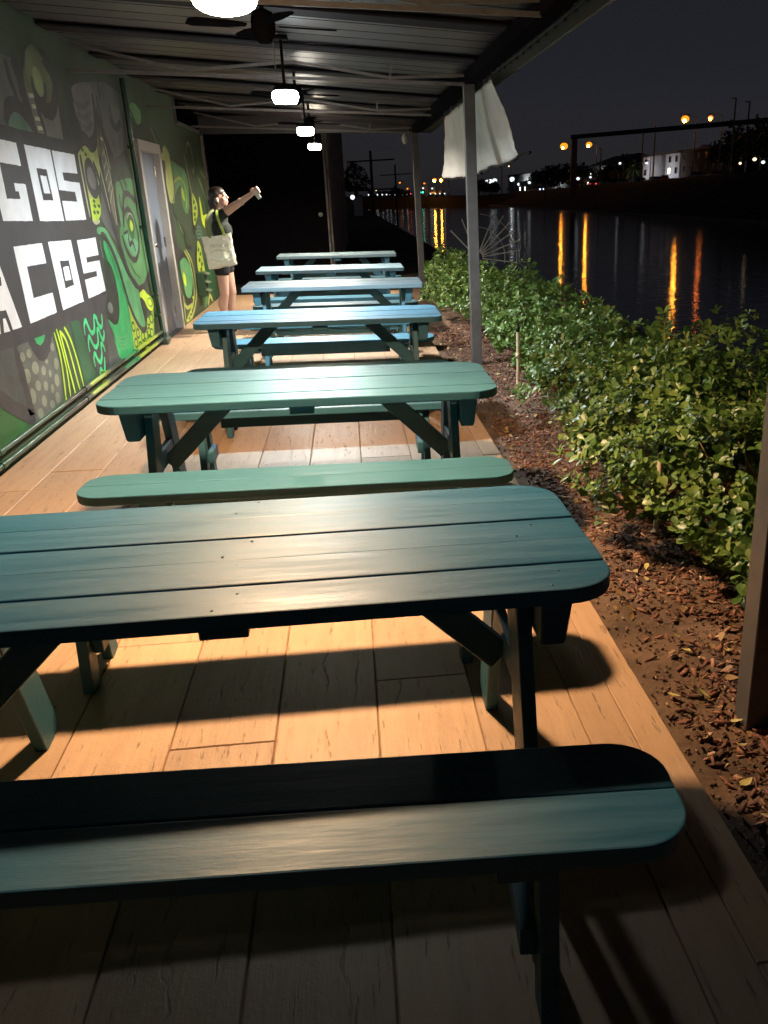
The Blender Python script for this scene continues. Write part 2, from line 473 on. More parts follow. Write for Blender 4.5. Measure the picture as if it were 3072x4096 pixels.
def crom(pts, closed, sub=5):
    n = len(pts); out = []
    if n < 3: return pts
    rng_ = range(n if closed else n - 1)
    for i in rng_:
        g_ = (lambda k: pts[k % n]) if closed else (lambda k: pts[min(max(k, 0), n - 1)])
        a, b_, c, d = g_(i - 1), g_(i), g_(i + 1), g_(i + 2)
        for s_ in range(sub):
            u = s_ / sub
            out.append(tuple(0.5 * (2 * b_[j] + (c[j] - a[j]) * u + (2 * a[j] - 5 * b_[j] + 4 * c[j] - d[j]) * u * u + (3 * b_[j] - a[j] - 3 * c[j] + d[j]) * u ** 3) for j in (0, 1)))
    if not closed: out.append(pts[-1])
    return out
MURAL=[
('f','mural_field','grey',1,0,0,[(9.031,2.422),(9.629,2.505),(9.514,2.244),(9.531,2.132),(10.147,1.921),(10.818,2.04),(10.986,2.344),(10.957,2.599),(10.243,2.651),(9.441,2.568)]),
('f','mural_field','green2',1,1,0,[(9.928,1.721),(10.835,1.786),(10.812,1.576),(10.86,1.361),(10.943,0.991),(10.94,0.84),(10.693,0.724),(10.35,0.71),(9.983,0.855),(9.849,1.015),(9.871,1.287),(9.97,1.579)]),
('f','mural_field','darkgreen',1,0,0,[(5.725,0.491),(5.929,0.406),(6.136,0.29),(6.433,0.175),(6.457,0.137),(6.042,0.146),(5.764,0.149),(5.438,0.153)]),
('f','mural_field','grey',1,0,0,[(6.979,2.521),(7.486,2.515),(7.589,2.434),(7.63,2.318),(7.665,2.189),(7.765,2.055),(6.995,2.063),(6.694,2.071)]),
('f','mural_panel','char',2,0,0,[(5.754,2.091),(7.123,2.06),(7.701,2.052),(8.486,2.048),(8.775,2.036),(8.799,1.983),(8.791,1.904),(8.864,1.431),(9.04,1.346),(8.993,1.245),(8.931,0.806),(8.932,0.653),(8.821,0.594),(8.125,0.65),(7.688,0.671),(7.156,0.67),(6.651,0.671),(6.356,0.674),(5.873,0.724),(4.7,0.805)]),
('f','letter','white',4,0,0,[(6.609,1.976),(7.235,1.962),(7.247,1.813),(6.82,1.824),(6.818,1.599),(7.09,1.597),(7.083,1.647),(7.022,1.648),(7.021,1.699),(7.259,1.695),(7.263,1.448),(6.659,1.464)]),
('f','letter','white',4,0,0,[(7.4,1.959),(8.014,1.951),(8.037,1.432),(7.426,1.444)]),
('f','letter_counter','char',5,0,0,[(7.577,1.809),(7.824,1.805),(7.848,1.585),(7.597,1.587)]),
('f','letter_centre','white',6,0,0,[(7.637,1.76),(7.782,1.757),(7.803,1.634),(7.648,1.635)]),
('f','letter','white',4,0,0,[(8.056,1.949),(8.689,1.943),(8.681,1.792),(8.24,1.796),(8.244,1.733),(8.697,1.721),(8.705,1.424),(8.089,1.431),(8.083,1.581),(8.517,1.572),(8.505,1.647),(8.056,1.661)]),
('f','letter','white',4,0,0,[(6.069,1.287),(6.382,1.297),(6.59,0.787),(6.41,0.79),(6.361,0.926),(6.225,0.93),(6.186,0.795),(5.995,0.797)]),
('f','letter_counter','char',5,0,0,[(6.238,1.137),(6.394,1.129),(6.379,1.079),(6.227,1.079)]),
('f','letter','white',4,0,0,[(6.275,0.879),(6.323,0.878),(6.358,0.788),(6.244,0.792)]),
('f','letter','white',4,0,0,[(6.748,1.298),(7.365,1.293),(7.378,1.151),(6.936,1.156),(6.942,0.94),(7.386,0.936),(7.398,0.788),(6.767,0.785)]),
('f','letter','white',4,0,0,[(7.516,1.294),(8.121,1.283),(8.174,0.789),(7.564,0.786)]),
('f','letter_counter','char',5,0,0,[(7.715,1.144),(7.958,1.134),(7.98,0.94),(7.729,0.935)]),
('f','letter_centre','white',6,0,0,[(7.767,1.093),(7.918,1.092),(7.931,0.986),(7.768,0.99)]),
('f','letter','white',4,0,0,[(8.298,1.271),(8.903,1.27),(8.91,1.121),(8.487,1.124),(8.484,1.08),(8.908,1.074),(8.939,0.804),(8.335,0.794),(8.321,0.953),(8.736,0.948),(8.742,0.993),(8.32,1.003)]),
('f','mural_leaf','teal',3,1,0,[(7.133,2.064),(7.18,2.126),(7.268,2.179),(7.362,2.195),(7.476,2.174),(7.602,2.139),(7.671,2.104),(7.726,2.058)]),
('l','mural_outline','char',4,1,0.10625,[(7.104,2.067),(7.15,2.132),(7.234,2.189),(7.36,2.214),(7.479,2.2),(7.608,2.149),(7.687,2.105),(7.748,2.054)]),
('l','mural_outline','char',4,1,0.15,[(7.486,2.515),(7.589,2.434),(7.614,2.316),(7.652,2.192),(7.713,2.12)]),
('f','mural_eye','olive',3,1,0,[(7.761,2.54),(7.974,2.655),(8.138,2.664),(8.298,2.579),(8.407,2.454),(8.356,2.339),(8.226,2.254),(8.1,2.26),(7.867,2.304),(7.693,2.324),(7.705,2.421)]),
('l','mural_outline','char',4,1,0.0625,[(7.83,2.623),(7.767,2.55),(7.718,2.475)]),
('l','mural_outline','char',4,1,0.125,[(7.891,2.293),(8.022,2.244),(8.183,2.229),(8.3,2.257),(8.404,2.343),(8.465,2.46),(8.374,2.588),(8.21,2.673)]),
('f','mural_pupil','palegreen',5,1,0,[(7.95,2.501),(8.029,2.524),(8.105,2.492),(8.149,2.432),(8.138,2.366),(8.079,2.328),(8.008,2.322),(7.939,2.365),(7.922,2.436)]),
('l','mural_outline','char',4,1,0.0875,[(7.886,2.441),(7.892,2.343),(7.963,2.304),(8.08,2.305),(8.159,2.359),(8.197,2.428)]),
('f','mural_stripe','lightgrey',3,0,0,[(7.69,2.319),(7.875,2.341),(7.872,2.264),(7.875,2.173),(7.955,2.057),(7.79,2.057),(7.741,2.163),(7.715,2.264)]),
('l','mural_band','cream',4,1,0.05,[(7.74,2.302),(7.871,2.311)]),
('l','mural_band','cream',4,1,0.05,[(7.761,2.232),(7.893,2.24)]),
('l','mural_band','cream',4,1,0.05,[(7.784,2.153),(7.918,2.159)]),
('l','mural_band','cream',4,1,0.05,[(7.803,2.09),(7.938,2.096)]),
('l','mural_outline','char',5,1,0.075,[(7.87,2.309),(7.919,2.19),(7.989,2.045)]),
('f','mural_field','lightgrey',3,0,0,[(7.934,2.26),(8.176,2.219),(8.506,2.303),(8.443,2.045),(8.007,2.046)]),
('l','mural_outline','char',5,1,0.075,[(8.507,2.318),(8.486,2.178),(8.473,2.047)]),
('l','mural_outline','char',5,1,0.075,[(8.546,2.307),(8.58,2.159),(8.695,2.037),(8.784,2.016)]),
('f','mural_loop','lightgrey',3,1,0,[(9.012,2.491),(8.962,2.3),(9,2.202),(9.089,2.111),(9.266,2.072),(9.468,2.122),(9.588,2.27),(9.686,2.559)]),
('l','mural_outline','char',5,1,0.1,[(8.894,2.351),(8.963,2.211),(9.062,2.105),(9.229,2.053),(9.464,2.099),(9.605,2.243),(9.669,2.501)]),
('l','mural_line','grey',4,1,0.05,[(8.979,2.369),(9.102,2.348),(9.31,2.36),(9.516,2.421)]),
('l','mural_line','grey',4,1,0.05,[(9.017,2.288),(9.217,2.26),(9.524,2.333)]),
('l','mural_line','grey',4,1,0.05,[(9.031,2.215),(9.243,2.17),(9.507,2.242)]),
('c','mural_eye','char',4,1,0.04,[(8.859,2.182),(8.849,2.157),(8.818,2.14),(8.777,2.138),(8.744,2.151),(8.729,2.174),(8.739,2.199),(8.77,2.216),(8.81,2.219),(8.844,2.206)]),
('l','mural_outline','char',5,1,0.0625,[(9.739,2.395),(9.688,2.22),(9.649,2.045)]),
('f','mural_leaf','limeolive',3,1,0,[(8.81,1.949),(8.936,2.025),(9.077,2.051),(9.196,2.041),(9.327,2.024),(9.509,2.091),(9.508,1.918),(9.403,1.735),(9.286,1.689),(9.285,1.611),(9.284,1.514),(9.223,1.45),(9.016,1.39),(8.913,1.43),(8.88,1.704)]),
('f','mural_tip','lime',4,1,0,[(8.943,1.581),(9.145,1.605),(9.271,1.592),(9.27,1.495),(9.191,1.444),(9.02,1.396),(8.917,1.437)]),
('l','mural_outline','char',5,1,0.125,[(8.787,1.983),(8.874,2.04),(9.011,2.08),(9.143,2.091),(9.233,2.058),(9.339,2.041),(9.504,2.103),(9.561,2.163)]),
('f','mural_field','grey',3,0,0,[(9.46,1.775),(9.59,1.477),(9.759,1.16),(9.565,1.238),(9.342,1.341),(9.218,1.424),(9.331,1.579)]),
('l','mural_stripe','cream',5,1,0.03,[(9.466,1.936),(9.513,1.808),(9.565,1.645),(9.615,1.47)]),
('l','mural_outline','char',5,1,0.075,[(9.271,1.91),(9.366,1.799),(9.45,1.644),(9.585,1.429),(9.78,1.144)]),
('f','mural_pupil','lightgrey',5,1,0,[(8.993,1.828),(9.087,1.871),(9.19,1.852),(9.247,1.784),(9.259,1.708),(9.177,1.65),(9.08,1.662),(8.973,1.73)]),
('c','mural_outline','char',6,1,0.075,[(8.976,1.84),(9.079,1.895),(9.186,1.883),(9.265,1.81),(9.288,1.721),(9.208,1.637),(9.079,1.643),(8.964,1.717)]),
('l','mural_outline','char',5,1,0.06875,[(8.871,1.951),(8.876,1.734),(8.891,1.418)]),
('l','mural_stripe','cream',5,1,0.04,[(8.809,1.931),(8.822,1.728),(8.843,1.441)]),
('f','mural_spot','darkgreen',6,1,0,[(9.111,1.573),(9.108,1.564),(9.09,1.558),(9.064,1.558),(9.04,1.564),(9.027,1.574),(9.03,1.583),(9.047,1.589),(9.073,1.589),(9.098,1.583)]),
('f','mural_spot','darkgreen',6,1,0,[(9.108,1.532),(9.105,1.522),(9.087,1.516),(9.061,1.517),(9.036,1.523),(9.023,1.533),(9.026,1.542),(9.044,1.548),(9.07,1.548),(9.095,1.542)]),
('f','mural_spot','darkgreen',6,1,0,[(9.056,1.478),(9.053,1.469),(9.035,1.463),(9.009,1.463),(8.985,1.47),(8.972,1.48),(8.975,1.489),(8.993,1.495),(9.018,1.495),(9.043,1.488)]),
('f','mural_spot','darkgreen',6,1,0,[(9.182,1.476),(9.179,1.467),(9.16,1.461),(9.134,1.461),(9.109,1.468),(9.096,1.478),(9.098,1.488),(9.117,1.493),(9.143,1.493),(9.168,1.487)]),
('f','mural_spot','darkgreen',6,1,0,[(9.257,1.531),(9.254,1.521),(9.235,1.515),(9.208,1.515),(9.183,1.521),(9.17,1.531),(9.173,1.541),(9.191,1.547),(9.218,1.547),(9.243,1.541)]),
('f','mural_spot','darkgreen',6,1,0,[(9.013,1.993),(9.01,1.984),(8.993,1.977),(8.968,1.976),(8.945,1.981),(8.932,1.989),(8.935,1.999),(8.952,2.005),(8.977,2.006),(9,2.002)]),
('f','mural_spot','darkgreen',6,1,0,[(9.102,1.96),(9.099,1.951),(9.082,1.944),(9.056,1.943),(9.033,1.948),(9.02,1.957),(9.023,1.966),(9.04,1.973),(9.065,1.974),(9.089,1.969)]),
('f','mural_spot','darkgreen',6,1,0,[(9.276,2.004),(9.273,1.995),(9.254,1.988),(9.228,1.987),(9.203,1.992),(9.19,2.001),(9.193,2.01),(9.211,2.017),(9.237,2.018),(9.262,2.013)]),
('l','mural_line','cream',6,1,0.03,[(8.903,1.417),(9.01,1.39),(9.158,1.405)]),
('f','mural_feather','olive2',3,1,0,[(9.6,2.124),(9.776,2.122),(9.791,2.035),(9.889,1.913),(9.881,1.754),(9.86,1.575),(9.802,1.345),(9.663,1.423),(9.685,1.637),(9.635,1.751),(9.617,1.869),(9.539,2.006)]),
('l','mural_line','cream',5,1,0.028,[(9.741,2.038),(9.806,1.91),(9.853,1.754),(9.837,1.545),(9.806,1.35)]),
('l','mural_line','cream',5,1,0.028,[(9.786,2.029),(9.661,1.965)]),
('l','mural_line','cream',5,1,0.028,[(9.796,1.934),(9.662,1.859)]),
('l','mural_line','cream',5,1,0.028,[(9.815,1.85),(9.635,1.751)]),
('l','mural_line','cream',5,1,0.028,[(9.826,1.754),(9.671,1.655)]),
('l','mural_line','cream',5,1,0.028,[(9.817,1.668),(9.672,1.546)]),
('l','mural_line','cream',5,1,0.028,[(9.648,2.121),(9.822,2.113),(9.85,2.043),(9.903,1.859)]),
('l','mural_outline','char',5,1,0.1125,[(9.695,2.359),(9.839,2.173),(9.961,2.048),(10.142,1.914)]),
('l','mural_outline','char',5,1,0.1125,[(10.137,1.908),(10.408,1.954),(10.78,2.032)]),
('l','mural_outline','char',5,1,0.0875,[(10.123,1.908),(9.977,1.731),(9.922,1.544),(9.935,1.328)]),
('l','mural_outline','char',5,1,0.0625,[(9.591,1.974),(9.556,1.785),(9.582,1.607),(9.695,1.391),(9.774,1.27)]),
('f','mural_leaf','grey2',4,1,0,[(10.253,2.331),(10.365,2.29),(10.513,2.293),(10.643,2.346),(10.756,2.455),(10.495,2.465)]),
('l','mural_outline','char',5,1,0.075,[(10.224,2.328),(10.345,2.264),(10.525,2.269),(10.681,2.336)]),
('l','mural_outline','char',5,1,0.0625,[(10.096,1.342),(10.217,1.542),(10.347,1.632),(10.537,1.632),(10.732,1.585),(10.934,1.536)]),
('f','mural_eye','green3',4,1,0,[(10.057,1.247),(10.278,1.239),(10.51,1.187),(10.649,1.138),(10.56,1.071),(10.378,1.017),(10.218,1.075),(10.08,1.151)]),
('l','mural_outline','char',6,1,0.05625,[(10.086,1.327),(10.177,1.445),(10.404,1.489),(10.602,1.396),(10.69,1.237),(10.612,1.082),(10.39,0.988),(10.177,1.022),(10.024,1.12),(9.936,1.251)]),
('l','mural_outline','char',6,1,0.04375,[(10.224,1.254),(10.206,1.145),(10.356,1.166),(10.448,1.063)]),
('l','mural_outline','char',6,1,0.04375,[(10.037,1.261),(10.244,1.281)]),
('f','mural_pupil','darkgreen',5,1,0,[(10.305,1.402),(10.45,1.441),(10.552,1.376),(10.547,1.271),(10.426,1.191),(10.322,1.209),(10.271,1.294)]),
('l','mural_line','white2',7,1,0.012,[(10.274,1.396),(10.412,1.448),(10.545,1.411),(10.597,1.326)]),
('f','mural_pupil','lime',7,1,0,[(10.393,1.38),(10.475,1.364),(10.494,1.301),(10.395,1.269),(10.346,1.319)]),
('f','mural_curl','green4',3,1,0,[(9.033,1.349),(9.212,1.348),(9.371,1.31),(9.533,1.19),(9.751,1.008),(9.922,0.86),(10.115,0.767),(10.29,0.68),(10.305,0.562),(10.337,0.418),(10.392,0.299),(10.21,0.304),(10.018,0.377),(9.774,0.583),(9.694,0.729),(9.612,0.904),(9.459,1.091),(9.282,1.227),(9.163,1.281),(9.009,1.299)]),
('f','mural_curl','green5',4,1,0,[(9.162,1.226),(9.325,1.174),(9.518,0.977),(9.631,0.769),(9.715,0.59),(9.711,0.416),(9.594,0.087),(9.009,0.183),(8.956,0.415),(8.851,0.551),(9.058,0.477),(9.209,0.487),(9.332,0.592),(9.375,0.825),(9.301,0.992),(9.146,1.078)]),
('f','mural_curl','dark',4,1,0,[(9.065,1.058),(9.205,1.011),(9.322,0.907),(9.384,0.758),(9.336,0.598),(9.218,0.499),(9.064,0.486),(8.872,0.561),(8.818,0.65),(8.991,0.795)]),
('f','mural_spot','grey2',6,1,0,[(9.087,0.632),(9.067,0.604),(9.022,0.591),(8.969,0.597),(8.928,0.62),(8.915,0.652),(8.934,0.679),(8.978,0.693),(9.031,0.687),(9.073,0.664)]),
('l','mural_outline','char',6,1,0.0625,[(9.116,1.289),(9.235,1.272),(9.414,1.145),(9.574,0.973),(9.67,0.779),(9.774,0.583),(9.918,0.425),(10.159,0.285),(10.381,0.285),(10.36,0.4)]),
('l','mural_outline','char',5,1,0.0875,[(9.579,1.367),(9.73,1.22),(9.849,1.055),(9.956,0.905),(10.125,0.78),(10.339,0.697)]),
('l','mural_outline','char',5,1,0.0625,[(10.339,0.697),(10.641,0.707),(10.96,0.816)]),
('l','mural_stripe','lightgrey',6,1,0.03,[(9.043,1.24),(9.035,1.177),(9.05,1.084)]),
('l','mural_line','green4',6,1,0.012,[(8.978,0.445),(9.109,0.354),(9.45,0.326),(9.627,0.392)]),
('l','mural_line','green4',6,1,0.012,[(9.037,0.411),(9.113,0.32),(9.421,0.289),(9.593,0.348)]),
('l','mural_line','green4',6,1,0.012,[(9.096,0.376),(9.116,0.286),(9.393,0.252),(9.559,0.304)]),
('l','mural_line','green4',6,1,0.012,[(9.157,0.341),(9.12,0.252),(9.364,0.215),(9.525,0.26)]),
('f','mural_scales','lime2',3,0,0,[(9.729,0.588),(9.825,0.479),(10.056,0.336),(10.292,0.267),(10.475,0.356),(10.897,0.414),(10.693,0.111),(9.594,0.087),(9.686,0.384)]),
('c','mural_scale_ring','darkgreen',5,1,0.022,[(9.853,0.355),(9.833,0.332),(9.795,0.321),(9.754,0.327),(9.725,0.346),(9.72,0.373),(9.739,0.396),(9.777,0.407),(9.818,0.402),(9.847,0.382)]),
('c','mural_scale_ring','darkgreen',5,1,0.022,[(10.008,0.266),(9.987,0.242),(9.948,0.231),(9.905,0.237),(9.875,0.258),(9.87,0.285),(9.89,0.308),(9.929,0.319),(9.971,0.313),(10.001,0.293)]),
('c','mural_scale_ring','darkgreen',5,1,0.022,[(10.214,0.207),(10.193,0.183),(10.152,0.172),(10.107,0.178),(10.076,0.2),(10.07,0.227),(10.091,0.251),(10.131,0.262),(10.176,0.256),(10.207,0.235)]),
('c','mural_scale_ring','darkgreen',5,1,0.022,[(10.378,0.191),(10.356,0.167),(10.314,0.156),(10.268,0.162),(10.236,0.184),(10.229,0.212),(10.251,0.237),(10.292,0.248),(10.338,0.241),(10.371,0.22)]),
('c','mural_scale_ring','darkgreen',5,1,0.022,[(10.556,0.205),(10.533,0.18),(10.49,0.168),(10.442,0.175),(10.409,0.197),(10.402,0.226),(10.424,0.251),(10.466,0.262),(10.514,0.256),(10.548,0.234)]),
('c','mural_scale_ring','darkgreen',5,1,0.022,[(10.691,0.174),(10.668,0.149),(10.624,0.138),(10.575,0.145),(10.54,0.167),(10.533,0.196),(10.555,0.221),(10.599,0.233),(10.648,0.226),(10.683,0.204)]),
('c','mural_scale_ring','darkgreen',5,1,0.022,[(9.86,0.189),(9.84,0.165),(9.802,0.155),(9.76,0.161),(9.731,0.182),(9.726,0.209),(9.746,0.232),(9.783,0.242),(9.825,0.236),(9.854,0.216)]),
('c','mural_scale_ring','darkgreen',5,1,0.022,[(10.609,0.321),(10.587,0.295),(10.544,0.284),(10.496,0.29),(10.462,0.312),(10.455,0.34),(10.477,0.365),(10.52,0.377),(10.567,0.371),(10.602,0.349)]),
('c','mural_scale_ring','darkgreen',5,1,0.022,[(10.785,0.326),(10.762,0.3),(10.717,0.288),(10.668,0.295),(10.633,0.316),(10.625,0.345),(10.648,0.371),(10.692,0.383),(10.741,0.377),(10.777,0.355)]),
('c','mural_scale_ring','darkgreen',5,1,0.022,[(10.039,0.125),(10.019,0.101),(9.979,0.091),(9.936,0.097),(9.906,0.119),(9.9,0.146),(9.92,0.17),(9.959,0.18),(10.003,0.174),(10.033,0.153)]),
('c','mural_scale_ring','darkgreen',5,1,0.022,[(10.297,0.123),(10.276,0.099),(10.234,0.088),(10.189,0.095),(10.157,0.117),(10.15,0.145),(10.171,0.169),(10.212,0.18),(10.258,0.174),(10.29,0.152)]),
('c','mural_scale_ring','darkgreen',5,1,0.022,[(10.532,0.127),(10.51,0.102),(10.467,0.091),(10.419,0.098),(10.386,0.12),(10.379,0.149),(10.401,0.174),(10.443,0.185),(10.491,0.178),(10.525,0.156)]),
('f','mural_flower','lime',5,1,0,[(10.344,0.667),(10.539,0.673),(10.675,0.606),(10.801,0.569),(10.935,0.511),(10.897,0.429),(10.753,0.411),(10.569,0.474),(10.479,0.551),(10.314,0.597)]),
('f','mural_flower','dark',6,1,0,[(10.31,0.605),(10.503,0.533),(10.538,0.424),(10.412,0.372),(10.313,0.48)]),
('l','mural_outline','char',6,1,0.05,[(10.318,0.67),(10.519,0.695),(10.686,0.62)]),
('c','mural_scale_ring','green2',6,1,0.02,[(10.862,0.495),(10.846,0.47),(10.795,0.459),(10.727,0.466),(10.669,0.489),(10.643,0.518),(10.658,0.544),(10.709,0.555),(10.776,0.548),(10.835,0.525)]),
('l','mural_line','darkgreen',4,1,0.015,[(10.805,0.76),(10.842,0.62),(10.745,0.4),(10.757,0.165)]),
('l','mural_line','darkgreen',4,1,0.015,[(10.88,0.746),(10.905,0.599),(10.803,0.393),(10.809,0.158)]),
('l','mural_line','darkgreen',4,1,0.015,[(10.956,0.732),(10.968,0.577),(10.863,0.386),(10.861,0.151)]),
('l','mural_line','darkgreen',4,1,0.015,[(11.034,0.718),(11.033,0.555),(10.923,0.379),(10.914,0.143)]),
('l','mural_line','darkgreen',4,1,0.015,[(11.112,0.704),(11.098,0.533),(10.983,0.372),(10.967,0.136)]),
('f','mural_leaf','dark2',3,1,0,[(5.929,0.713),(6.117,0.698),(6.357,0.675),(6.405,0.587),(6.422,0.425),(6.407,0.234),(6.285,0.288),(6.113,0.366),(5.951,0.44),(5.796,0.505)]),
('l','mural_outline','char',4,1,0.1125,[(5.825,0.49),(5.943,0.427),(6.064,0.357),(6.22,0.282),(6.414,0.195),(6.425,0.262),(6.413,0.411),(6.385,0.58),(6.377,0.671)]),
('f','mural_field','grey3',3,0,0,[(6.404,0.677),(6.528,0.681),(6.651,0.675),(6.69,0.612),(6.813,0.518),(6.924,0.499),(7.07,0.552),(7.164,0.677),(7.2,0.577),(7.224,0.414),(7.107,0.158),(6.756,0.144),(6.417,0.152),(6.428,0.266),(6.433,0.418),(6.387,0.559)]),
('f','mural_dot','dot',4,1,0,[(6.523,0.592),(6.508,0.575),(6.481,0.568),(6.454,0.572),(6.435,0.587),(6.433,0.607),(6.448,0.624),(6.474,0.632),(6.502,0.627),(6.52,0.612)]),
('f','mural_dot','dot',4,1,0,[(6.663,0.593),(6.648,0.577),(6.62,0.57),(6.59,0.575),(6.57,0.59),(6.567,0.608),(6.581,0.624),(6.609,0.631),(6.639,0.627),(6.659,0.612)]),
('f','mural_dot','dot',4,1,0,[(6.557,0.454),(6.535,0.428),(6.494,0.417),(6.453,0.425),(6.425,0.449),(6.422,0.479),(6.444,0.505),(6.483,0.516),(6.525,0.508),(6.554,0.485)]),
('f','mural_dot','dot',4,1,0,[(6.747,0.478),(6.725,0.455),(6.686,0.445),(6.645,0.453),(6.616,0.475),(6.612,0.502),(6.633,0.524),(6.672,0.534),(6.713,0.527),(6.742,0.505)]),
('f','mural_dot','dot',4,1,0,[(6.884,0.434),(6.868,0.416),(6.841,0.408),(6.811,0.414),(6.792,0.43),(6.79,0.451),(6.805,0.469),(6.833,0.477),(6.862,0.472),(6.882,0.456)]),
('f','mural_dot','dot',4,1,0,[(6.973,0.485),(6.963,0.477),(6.945,0.474),(6.925,0.477),(6.911,0.486),(6.908,0.496),(6.917,0.504),(6.935,0.507),(6.955,0.504),(6.969,0.495)]),
('f','mural_dot','dot',4,1,0,[(6.575,0.309),(6.553,0.281),(6.516,0.269),(6.479,0.277),(6.455,0.302),(6.454,0.335),(6.476,0.363),(6.512,0.376),(6.55,0.368),(6.574,0.343)]),
('f','mural_dot','dot',4,1,0,[(6.716,0.357),(6.698,0.338),(6.667,0.33),(6.633,0.337),(6.611,0.355),(6.608,0.378),(6.625,0.397),(6.656,0.404),(6.689,0.398),(6.712,0.38)]),
('f','mural_dot','dot',4,1,0,[(6.863,0.325),(6.847,0.307),(6.821,0.299),(6.794,0.304),(6.776,0.321),(6.774,0.342),(6.789,0.36),(6.815,0.368),(6.842,0.363),(6.861,0.347)]),
('f','mural_dot','dot',4,1,0,[(6.773,0.232),(6.755,0.211),(6.725,0.201),(6.693,0.208),(6.673,0.228),(6.671,0.254),(6.688,0.275),(6.718,0.285),(6.75,0.278),(6.771,0.258)]),
('f','mural_dot','dot',4,1,0,[(6.65,0.168),(6.632,0.149),(6.599,0.143),(6.564,0.151),(6.54,0.171),(6.537,0.194),(6.554,0.212),(6.587,0.219),(6.622,0.211),(6.646,0.192)]),
('f','mural_dot','dot',4,1,0,[(6.93,0.176),(6.914,0.161),(6.884,0.156),(6.852,0.163),(6.83,0.179),(6.826,0.198),(6.841,0.213),(6.87,0.218),(6.903,0.211),(6.925,0.195)]),
('f','mural_dot','dot',4,1,0,[(6.994,0.392),(6.984,0.378),(6.966,0.371),(6.947,0.374),(6.936,0.386),(6.935,0.403),(6.946,0.417),(6.964,0.424),(6.982,0.421),(6.994,0.409)]),
('f','mural_dot','dot',4,1,0,[(7.196,0.43),(7.177,0.406),(7.146,0.395),(7.114,0.401),(7.094,0.421),(7.092,0.448),(7.11,0.471),(7.141,0.483),(7.173,0.477),(7.194,0.457)]),
('f','mural_dot','dot',4,1,0,[(6.983,0.281),(6.97,0.264),(6.948,0.256),(6.925,0.261),(6.911,0.276),(6.911,0.296),(6.923,0.313),(6.945,0.321),(6.968,0.317),(6.982,0.302)]),
('f','mural_dot','dot',4,1,0,[(7.136,0.314),(7.117,0.289),(7.086,0.278),(7.055,0.284),(7.035,0.305),(7.034,0.334),(7.052,0.359),(7.083,0.371),(7.115,0.365),(7.135,0.343)]),
('f','mural_dot','dot',4,1,0,[(7.073,0.194),(7.055,0.172),(7.025,0.163),(6.994,0.17),(6.974,0.19),(6.972,0.215),(6.989,0.237),(7.019,0.246),(7.05,0.24),(7.071,0.22)]),
('f','mural_dot','dot',4,1,0,[(7.177,0.558),(7.163,0.542),(7.138,0.535),(7.112,0.539),(7.094,0.553),(7.092,0.571),(7.105,0.587),(7.13,0.595),(7.156,0.591),(7.174,0.577)]),
('f','mural_drop','char',5,1,0,[(6.654,0.68),(6.694,0.617),(6.761,0.542),(6.859,0.507),(6.981,0.517),(7.094,0.588),(7.169,0.677),(6.909,0.739)]),
('f','mural_drop','green5',6,0,0,[(6.782,0.68),(6.902,0.676),(7.011,0.675),(6.97,0.634),(6.878,0.615),(6.802,0.642)]),
('l','mural_strand','lime',4,1,0.032,[(7.24,0.658),(7.273,0.486),(7.249,0.305),(7.2,0.132)]),
('l','mural_strand','lime',4,1,0.032,[(7.305,0.675),(7.341,0.556),(7.364,0.354),(7.327,0.135)]),
('l','mural_strand','lime',4,1,0.032,[(7.379,0.654),(7.396,0.548),(7.423,0.379),(7.468,0.136)]),
('l','mural_strand','lime',4,1,0.032,[(7.384,0.647),(7.477,0.576),(7.532,0.444),(7.578,0.23),(7.61,0.131)]),
('l','mural_strand','lime',4,1,0.032,[(7.506,0.662),(7.607,0.551),(7.678,0.372),(7.724,0.139)]),
('f','mural_field','darkgreen2',3,0,0,[(7.697,0.681),(7.91,0.67),(7.931,0.603),(8.017,0.391),(8.137,0.157),(7.776,0.17),(7.729,0.412)]),
('f','mural_field','char',3,0,0,[(7.967,0.653),(8.838,0.578),(9.035,0.157),(8.175,0.156),(8.053,0.372)]),
('l','mural_squiggle','green6',5,1,0.042,[(8.024,0.528),(8.046,0.6),(8.121,0.637),(8.171,0.571),(8.232,0.518),(8.33,0.53),(8.39,0.633),(8.457,0.618),(8.475,0.57),(8.549,0.524),(8.618,0.545),(8.651,0.627)]),
('l','mural_squiggle','green6',5,1,0.042,[(8.07,0.379),(8.077,0.457),(8.143,0.499),(8.196,0.433),(8.278,0.388),(8.375,0.413),(8.424,0.518),(8.48,0.504),(8.498,0.455),(8.55,0.414),(8.614,0.445),(8.627,0.49)]),
('l','mural_squiggle','green6',5,1,0.042,[(8.157,0.238),(8.158,0.31),(8.219,0.342),(8.268,0.285),(8.345,0.245),(8.425,0.299),(8.462,0.387),(8.527,0.364),(8.553,0.305)]),
('l','mural_squiggle','green6',5,1,0.042,[(8.249,0.149),(8.307,0.192),(8.38,0.145),(8.434,0.162),(8.497,0.267)]),
('f','mural_field','dark2',4,0,0,[(8.759,0.567),(8.851,0.556),(9.035,0.157),(8.619,0.164)]),
('f','mural_curl','green2',3,1,0,[(13.395,2.043),(13.869,2.033),(14.343,1.979),(14.568,1.818),(14.497,1.579),(14.228,1.384),(13.872,1.445),(13.832,1.648),(13.926,1.755),(13.476,1.673),(13.148,1.569),(13.231,1.85)]),
('l','mural_outline','dark',4,1,0.0625,[(13.349,2.08),(13.881,2.046),(14.435,1.981),(14.687,1.791),(14.592,1.578),(14.262,1.37)]),
('l','mural_line','lime2',5,1,0.04,[(13.415,1.789),(13.878,1.848),(14.238,1.759),(14.25,1.565),(14.094,1.442)]),
('f','mural_pupil','lime',5,1,0,[(13.946,1.729),(14.075,1.675),(14.101,1.552),(13.915,1.594)]),
